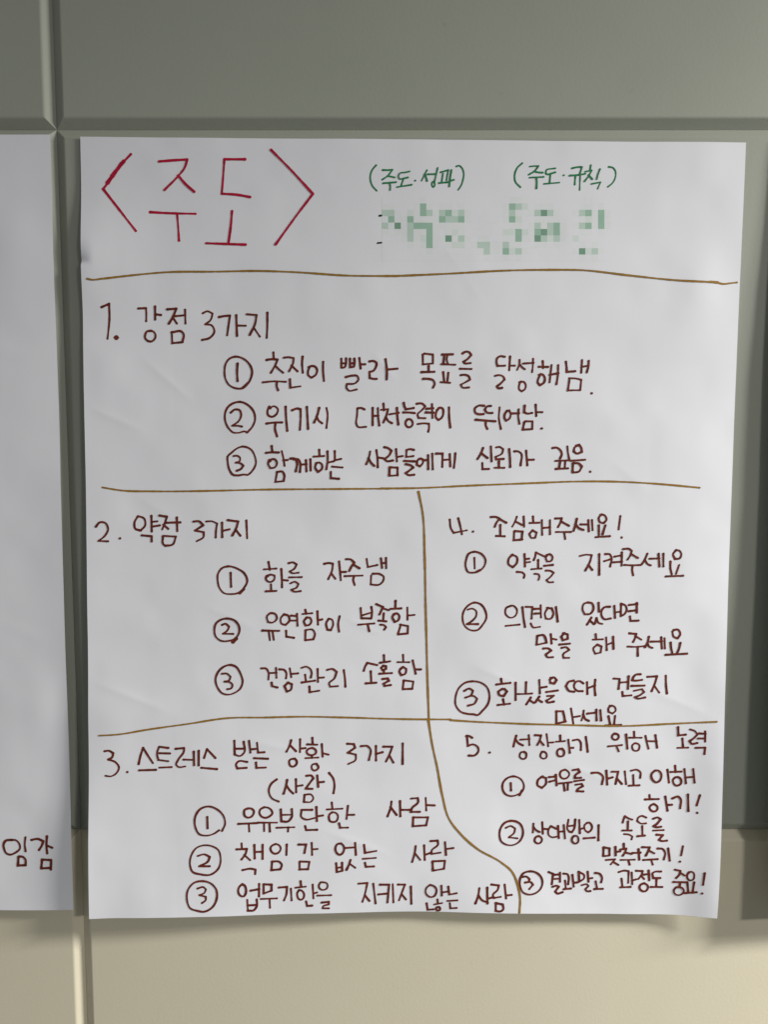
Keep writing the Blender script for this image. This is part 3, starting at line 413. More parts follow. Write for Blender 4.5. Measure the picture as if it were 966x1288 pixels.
@heading_word maroon|242 2378,6919 2364,6973 2324,7057;242 2364,6981 2434,7053;242 2483,6910 2481,7064;242 2483,7023 2546,7017;242 2415,7145 2382,7148 2356,7167 2355,7199 2368,7231 2400,7241 2429,7226 2444,7199 2442,7169 2418,7143;242 2628,6893 2632,6960;242 2569,6971 2686,6977;242 2620,7016 2585,7026 2561,7054 2569,7082 2604,7103 2640,7100 2669,7083 2673,7054 2658,7029 2623,7014;242 2623,7105 2623,7138;242 2546,7140 2698,7134;242 2740,6971 2750,7123;242 2752,7082 2820,7099;242 2673,7211 2645,7211 2623,7229 2620,7256 2632,7280 2660,7291 2684,7279 2702,7255 2693,7230 2675,7209;242 2207,7393 2144,7445 2114,7524 2149,7621 2231,7663;242 2331,7401 2320,7466 2290,7567;242 2320,7466 2360,7527 2402,7568;242 2434,7395 2437,7552;242 2437,7479 2512,7468;242 2559,7353 2622,7353 2641,7385 2571,7480 2552,7509 2630,7512;242 2688,7349 2700,7488;242 2700,7433 2766,7427;242 2536,7589 2529,7666;242 2536,7584 2618,7584 2642,7626 2618,7667 2529,7673;242 2828,7322 2876,7387 2893,7471 2882,7567
@heading_word maroon|242 3043,6967 3121,6972 3137,7016 3051,7076 3145,7100 3145,7161 3058,7213;242 3208,6996 3286,6996 3316,7027 3303,7165;242 3384,6995 3386,7171;242 3385,7092 3463,7069;242 3474,7001 3580,7000 3546,7097 3506,7182;242 3546,7109 3594,7193
@heading_word maroon|242 3704,6958 3705,7210
@list_word maroon|242 1865,7741 1829,7756 1822,7794 1833,7832 1870,7852 1911,7839 1931,7813 1938,7774 1906,7742 1868,7738;242 1756,7925 1982,7919;242 1877,7928 1882,8022;242 2053,7733 2012,7757 2002,7800 2021,7837 2072,7860 2121,7843 2155,7808 2140,7764 2106,7738 2056,7730;242 1982,7916 2209,7920;242 2057,7925 2059,8021;242 2122,7926 2127,8027;242 2256,7759 2263,7904;242 2387,7756 2385,7857 2345,7905 2263,7904;242 2263,7827 2385,7826;242 2204,7983 2416,7979;242 2345,7978 2341,8031
@list_word maroon|242 2627,7768 2502,7767 2503,7858 2545,7883 2663,7867;242 2679,7734 2686,7903;242 2686,7847 2757,7836;242 2545,7967 2557,8015 2687,8011;242 2862,7680 2870,7759;242 2804,7764 2988,7755;242 2865,7800 2835,7826 2829,7868 2843,7907 2880,7918 2915,7909 2935,7874 2935,7834 2903,7802 2868,7797;242 3056,7721 3040,7881;242 3047,7830 3130,7830;242 2951,7933 2965,7989 3057,7988
@list_word maroon|242 3576,7669 3567,7741 3530,7851;242 3565,7737 3639,7834;242 3678,7664 3684,7851;242 3683,7771 3797,7771;242 3812,7632 3890,7625 3898,7668 3821,7754 3809,7795 3916,7795;242 3985,7625 3994,7779;242 3993,7713 4093,7718;242 3838,7868 3835,7968;242 3838,7864 4016,7864 3996,7961;242 3835,7973 3996,7961
@number_ring maroon|242 1528,7998 1470,8038 1377,8061 1296,8043 1249,7959 1249,7828 1308,7740 1401,7709 1506,7746 1582,7831 1598,7927 1563,8006
>digit maroon|242 1389,7836 1393,7972
@list_word maroon|242 1791,8164 1796,8232;242 1731,8235 1854,8233 1838,8293 1791,8359;242 1824,8305 1894,8371;242 1943,8187 1948,8351;242 2041,8185 2041,8358;242 1948,8271 2041,8269
@list_word maroon|242 1801,8490 1901,8476 1955,8489 1952,8542
@list_word maroon|242 2194,8182 2158,8195 2133,8229 2143,8269 2173,8296 2214,8295 2240,8275 2255,8232 2231,8193 2197,8180;242 2327,8190 2323,8316;242 2153,8398 2146,8495;242 2153,8393 2240,8399 2269,8436 2252,8490 2146,8499
@list_word maroon|242 2470,8190 2558,8190 2539,8295;242 2624,8173 2629,8320;242 2629,8252 2695,8247;242 2480,8403 2481,8496;242 2487,8399 2598,8405 2582,8495;242 2481,8496 2582,8495
@list_word maroon|242 2974,8181 2938,8184 2913,8218 2910,8263 2931,8303 2963,8320 2993,8302 3013,8258 3006,8209 2977,8177;242 3031,8237 3144,8230;242 3144,8175 3154,8323;242 2918,8424 2926,8529;242 2989,8420 2992,8518;242 2925,8480 2989,8474;242 2926,8534 2992,8518;242 3091,8384 3072,8445 3044,8506;242 3079,8433 3146,8483
@list_word maroon|242 3251,8201 3263,8300 3398,8277;242 3238,8373 3394,8364;242 3264,8423 3274,8472 3371,8469
@list_word maroon|242 3873,8219 3862,8306 3833,8417;242 3862,8306 3930,8392;242 3973,8212 3983,8393;242 3982,8331 4053,8306;242 4051,8158 4134,8152 4142,8194 4065,8281 4065,8319 4172,8301;242 4225,8169 4239,8329;242 4238,8255 4326,8242;242 4078,8417 4084,8523;242 4078,8412 4226,8403 4217,8497;242 4084,8527 4217,8502
@number_ring maroon|242 1342,8180 1260,8210 1202,8293 1183,8413 1213,8498 1306,8531 1422,8538 1516,8468 1544,8336 1516,8239 1435,8189 1342,8180
>digit maroon|242 1276,8307 1353,8289 1416,8322 1399,8370 1295,8432 1415,8435
@list_word maroon|242 1798,8663 1771,8686 1753,8728 1762,8779 1787,8805 1818,8809 1842,8774 1845,8724 1829,8678 1801,8659;242 1901,8742 2001,8726;242 1999,8665 1997,8818;242 1859,8854 1866,8982;242 1971,8853 1971,8938 1936,8984 1866,8986;242 1866,8922 1964,8920;242 2053,8674 2053,8783;242 2053,8669 2147,8677 2147,8750 2053,8783;242 2018,8850 2210,8849;242 2123,8854 2128,8960;242 2233,8716 2330,8711 2323,8804 2295,8876;242 2377,8732 2387,8878;242 2493,8643 2500,8710;242 2434,8721 2554,8710;242 2473,8756 2452,8788 2455,8831 2468,8861 2498,8873 2524,8856 2535,8819 2525,8781 2502,8759 2475,8753;242 2637,8687 2647,8858;242 2647,8797 2689,8785;242 2560,8893 2572,8949 2631,8945;242 2732,8661 2714,8689 2714,8722 2739,8749 2777,8752 2808,8735 2818,8704 2809,8673 2772,8659 2735,8658;242 2697,8822 2860,8819;242 2749,8908 2832,8902 2832,8934 2761,8962 2757,8981 2833,8983
@list_word maroon|242 3188,8682 3294,8676 3271,8795 3237,8910;242 3267,8832 3320,8900;242 3366,8684 3396,8934;242 3449,8697 3557,8699 3540,8924;242 3427,8822 3546,8811;242 3600,8694 3611,8925;242 3664,8700 3748,8702 3713,8801 3678,8901;242 3713,8826 3762,8889;242 3820,8727 3829,8945
@list_word maroon|242 4048,8707 4012,8738 3998,8789 4020,8836 4061,8857 4106,8844 4128,8802 4128,8752 4093,8715 4051,8703;242 4189,8711 4196,8836;242 4195,8798 4274,8785;242 4013,8940 4027,9021 4098,9015;242 4144,8887 4150,8938;242 4109,8951 4200,8932;242 4160,8984 4141,8985 4130,8997 4129,9013 4138,9026 4156,9029 4173,9022 4178,9007 4173,8993 4161,8983;242 4273,8723 4286,8822 4374,8804;242 4264,8905 4383,8895;242 4293,8930 4301,8997 4377,8990
@list_word maroon|242 4648,8740 4633,8843 4603,8928;242 4637,8830 4686,8890 4753,8914;242 4743,8732 4748,8926;242 4752,8866 4805,8853;242 4793,8695 4882,8707 4871,8756 4812,8829 4824,8860 4907,8845;242 4953,8695 4972,8864;242 4972,8828 5039,8820;242 4849,8925 4849,9008;242 4848,8920 4932,8936 4940,8995 4909,9019 4849,9015
@number_ring maroon|242 1341,8613 1236,8630 1162,8713 1148,8831 1190,8939 1272,8969 1342,8982 1447,8932 1500,8826 1493,8718 1434,8645 1341,8613
>digit maroon|242 1271,8703 1341,8687 1371,8716 1353,8756 1294,8782 1369,8804 1369,8843 1325,8878
@heading_word maroon|242 4469,6866 4482,6987;242 4464,6869 4495,6869 4532,6890;242 4482,6991 4541,6970 4605,7010 4610,7050 4567,7104 4496,7107
@heading_word maroon|302 4744,7069
@heading_word maroon|242 5057,6860 5043,6909 5026,6993;242 5046,6900 5083,6948 5138,6977;242 5105,6907 5214,6897;242 5205,6848 5217,6971;242 5149,7058 5123,7059 5106,7087 5104,7115 5125,7139 5155,7145 5179,7127 5184,7097 5176,7068 5152,7056;242 5280,6847 5351,6850 5340,6904 5311,6969;242 5337,6912 5386,6969;242 5416,6834 5440,6984;242 5435,6939 5498,6935;242 5367,7056 5354,7082 5352,7113 5371,7133 5396,7140 5421,7124 5427,7096 5417,7068 5394,7053 5369,7053;242 5579,6849 5584,6918;242 5529,6926 5636,6917;242 5604,7013 5576,7014 5553,7037 5550,7070 5565,7101 5593,7107 5621,7101 5634,7069 5629,7037 5606,7011;242 5678,6898 5702,7063;242 5697,7002 5739,7001;242 5733,6909 5804,6904 5821,6925 5832,7027;242 5886,6865 5900,6948 5914,7048
@heading_word maroon|242 6222,6822 6201,6840 6195,6865 6212,6887 6239,6896 6266,6883 6277,6862 6273,6838 6249,6823 6224,6820;242 6155,6976 6315,6957;242 6253,6971 6281,7034;242 6363,6828 6383,6999;242 6455,6794 6460,6866;242 6401,6867 6546,6865;242 6467,6935 6442,6953 6438,6985 6452,7015 6482,7026 6511,7017 6524,6988 6523,6955 6497,6935 6469,6932;242 6592,6840 6610,6919 6632,6996;242 6709,6830 6733,6981;242 6614,6903 6726,6905
@heading_word maroon|242 6970,6727 6978,6827 7061,6815;242 7025,6864 7037,6973;242 6973,6979 7094,6971;242 7109,6749 7165,6767 7197,6806 7153,6856 7109,6890 7133,6921 7197,6909;242 7211,6792 7286,6793;242 7205,6853 7284,6849;242 7282,6766 7285,6888;242 7180,6970 7287,6960 7281,7037
@list_word maroon|242 5385,7358 5331,7402 5327,7467 5380,7499 5426,7450 5425,7377 5369,7361;242 5461,7365 5545,7356;242 5468,7422 5547,7400;242 5542,7334 5556,7465;242 5647,7272 5607,7288 5590,7316 5594,7352 5619,7379 5660,7381 5691,7357 5703,7323 5681,7288 5650,7269;242 5584,7443 5733,7424;242 5639,7447 5652,7528;242 5689,7438 5688,7519;242 5744,7274 5806,7261 5823,7296 5770,7347 5770,7371 5841,7366;242 5764,7412 5877,7393;242 5780,7455 5851,7442 5867,7470 5806,7513 5798,7533 5874,7535
@list_word maroon|242 5968,7304 6051,7303 6099,7339 6094,7440;242 6141,7274 6157,7444;242 6160,7370 6217,7353;242 6207,7284 6282,7283 6267,7361 6255,7434;242 6269,7369 6329,7433;242 6360,7278 6381,7435;242 6434,7269 6504,7256 6544,7283 6546,7356;242 6462,7322 6471,7442;242 6416,7453 6538,7446
@list_word maroon|242 6714,7265 6681,7300 6678,7344 6698,7382 6739,7406 6778,7384 6795,7342 6791,7298 6758,7261 6717,7261;242 6864,7249 6887,7405;242 6952,7198 6960,7273;242 6901,7275 7027,7266;242 6954,7343 6933,7369 6938,7406 6959,7434 6992,7438 7023,7417 7031,7383 7018,7351 6988,7333 6956,7340;242 7061,7232 7084,7405;242 7161,7227 7181,7391;242 7079,7333 7168,7322
@list_word maroon|242 6662,7564 6667,7613;242 6612,7619 6773,7611;242 6713,7674 6683,7690 6667,7716 6681,7748 6706,7763 6738,7762 6760,7740 6762,7709 6742,7686 6715,7672;242 6850,7579 6881,7749;242 6876,7680 6930,7675;242 6935,7597 7003,7573 7024,7593 7027,7714
@list_word maroon|242 7111,7540 7121,7740
@list_word maroon|242 7246,7541 7213,7666
@list_word maroon|302 7221,7756
@number_ring maroon|242 5037,7360 4959,7384 4910,7446 4906,7511 4939,7577 5003,7604 5074,7592 5152,7534 5163,7477 5125,7396 5037,7360;242 5144,7531 5114,7592
>digit maroon|242 5004,7442 5010,7535
@list_word maroon|242 5289,7942 5287,7988 5284,8053;242 5290,7988 5321,8022 5366,8046;242 5393,7926 5403,8067;242 5402,8006 5461,8010;242 5353,8098 5323,8108 5308,8133 5308,8163 5332,8185 5363,8188 5386,8170 5395,8140 5380,8110 5355,8096;242 5565,8003 5498,7971 5469,8025 5478,8086 5516,8109 5575,8100;242 5584,7969 5598,8118;242 5653,7953 5672,8121;242 5596,8038 5662,8032;242 5706,7887 5706,8021 5729,8040;242 5788,7885 5772,8011 5751,8043 5721,8036;242 5708,7967 5781,7957;242 5836,7887 5847,8051;242 5846,8002 5897,7985;242 5774,8090 5758,8113 5754,8147 5776,8174 5803,8182 5828,8163 5833,8130 5824,8097 5801,8083 5776,8087;242 5925,7927 5902,7948 5898,7989 5917,8023 5947,8039 5975,8017 5990,7983 5981,7944 5955,7918 5928,7924;242 5896,8115 6025,8101;242 6068,7947 6070,8133
@list_word maroon|242 6354,7908 6364,7867 6378,7828 6423,7855 6467,7869;242 6416,7892 6417,8003;242 6353,8004 6461,8002;242 6374,8050 6436,8056 6473,8078 6464,8113;242 6632,7841 6576,7821 6533,7848 6526,7886 6571,7915 6630,7911;242 6587,7945 6593,8059;242 6536,8071 6619,8061;242 6716,7852 6767,7835 6804,7857 6755,7919 6723,7942 6748,7953 6811,7947;242 6716,7998 6841,7988;242 6758,8047 6834,8050 6788,8109 6818,8121 6883,8115;242 6134,8223 6133,8323;242 6134,8218 6205,8229 6207,8313;242 6136,8326 6207,8318;242 6275,8209 6281,8314;242 6280,8273 6335,8264;242 6167,8375 6275,8362 6225,8428;242 6253,8396 6317,8433;242 6373,8169 6377,8233;242 6335,8241 6404,8227 6394,8270 6366,8317;242 6390,8274 6471,8291;242 6341,8371 6510,8362;242 6434,8374 6450,8425;242 6478,8280 6574,8273;242 6550,8231 6564,8360;242 6594,8204 6681,8204 6661,8263 6641,8306;242 6668,8240 6739,8276;242 6610,8364 6781,8348;242 6705,8361 6725,8418;242 6777,8216 6835,8219 6866,8263 6854,8348;242 6900,8211 6924,8360
@list_word maroon|242 7071,8172 7053,8286;302 7041,8364
@number_ring maroon|242 5013,7909 4946,7931 4895,7996 4881,8080 4905,8163 4966,8202 5048,8207 5115,8173 5158,8104 5164,8028 5125,7944 5065,7913 5013,7909
>digit maroon|242 4955,7997 5014,7974 5067,8005 5060,8051 4994,8114 5099,8127
@list_word maroon|242 5483,8540 5537,8562 5524,8688;242 5540,8575 5614,8566;242 5556,8623 5623,8619;242 5621,8543 5623,8657;242 5535,8718 5587,8706 5609,8718 5565,8778 5588,8800 5655,8784;242 5662,8557 5711,8564 5726,8602 5720,8685;242 5683,8641 5694,8739;242 5669,8747 5754,8737;242 5770,8570 5788,8714;242 5787,8665 5838,8659;242 5846,8530 5853,8644;242 5843,8530 5911,8574 5911,8604 5856,8651;242 5951,8527 5964,8649;242 5963,8611 6008,8602;242 5884,8693 5950,8683 5965,8702 5929,8741 5944,8764 5989,8763;242 6043,8537 6095,8546 6126,8599 6116,8652;242 6050,8639 6069,8730;242 6036,8739 6136,8733
@list_word maroon|242 6323,8521 6389,8501 6441,8507 6440,8652;242 6359,8601 6372,8700;242 6347,8709 6468,8701;242 6478,8521 6489,8667;242 6488,8620 6532,8604;242 6529,8500 6607,8502 6597,8549 6557,8603;242 6590,8557 6628,8599;242 6623,8545 6688,8534;242 6679,8493 6690,8613;242 6628,8653 6595,8666 6577,8694 6583,8727 6611,8750 6648,8753 6671,8730 6680,8695 6661,8667 6631,8650;242 6827,8499 6750,8506 6728,8522 6738,8584 6818,8581;242 6775,8601 6776,8688;242 6713,8698 6848,8694
@list_word maroon|242 6988,8469 7052,8479 7040,8531 7007,8572;242 7046,8499 7102,8534;242 6977,8624 7136,8617;242 7055,8629 7050,8679;242 7010,8691 6989,8721 6988,8756 7016,8782 7057,8785 7090,8762 7102,8729 7086,8698 7049,8685 7013,8688;242 7149,8491 7132,8520 7132,8559 7152,8587 7180,8590 7204,8571 7211,8532 7203,8494 7175,8480 7151,8488;242 7137,8622 7154,8749;242 7213,8609 7201,8744;242 7115,8756 7246,8731;302 7308,8739
@list_word maroon|242 7325,8484 7313,8629
@number_ring maroon|242 5256,8531 5181,8554 5140,8622 5138,8705 5176,8786 5244,8813 5318,8800 5385,8748 5411,8673 5391,8598 5330,8545 5256,8531
>digit maroon|242 5159,8602 5219,8599 5252,8629 5242,8659 5201,8669 5272,8666 5295,8696 5251,8748
"""
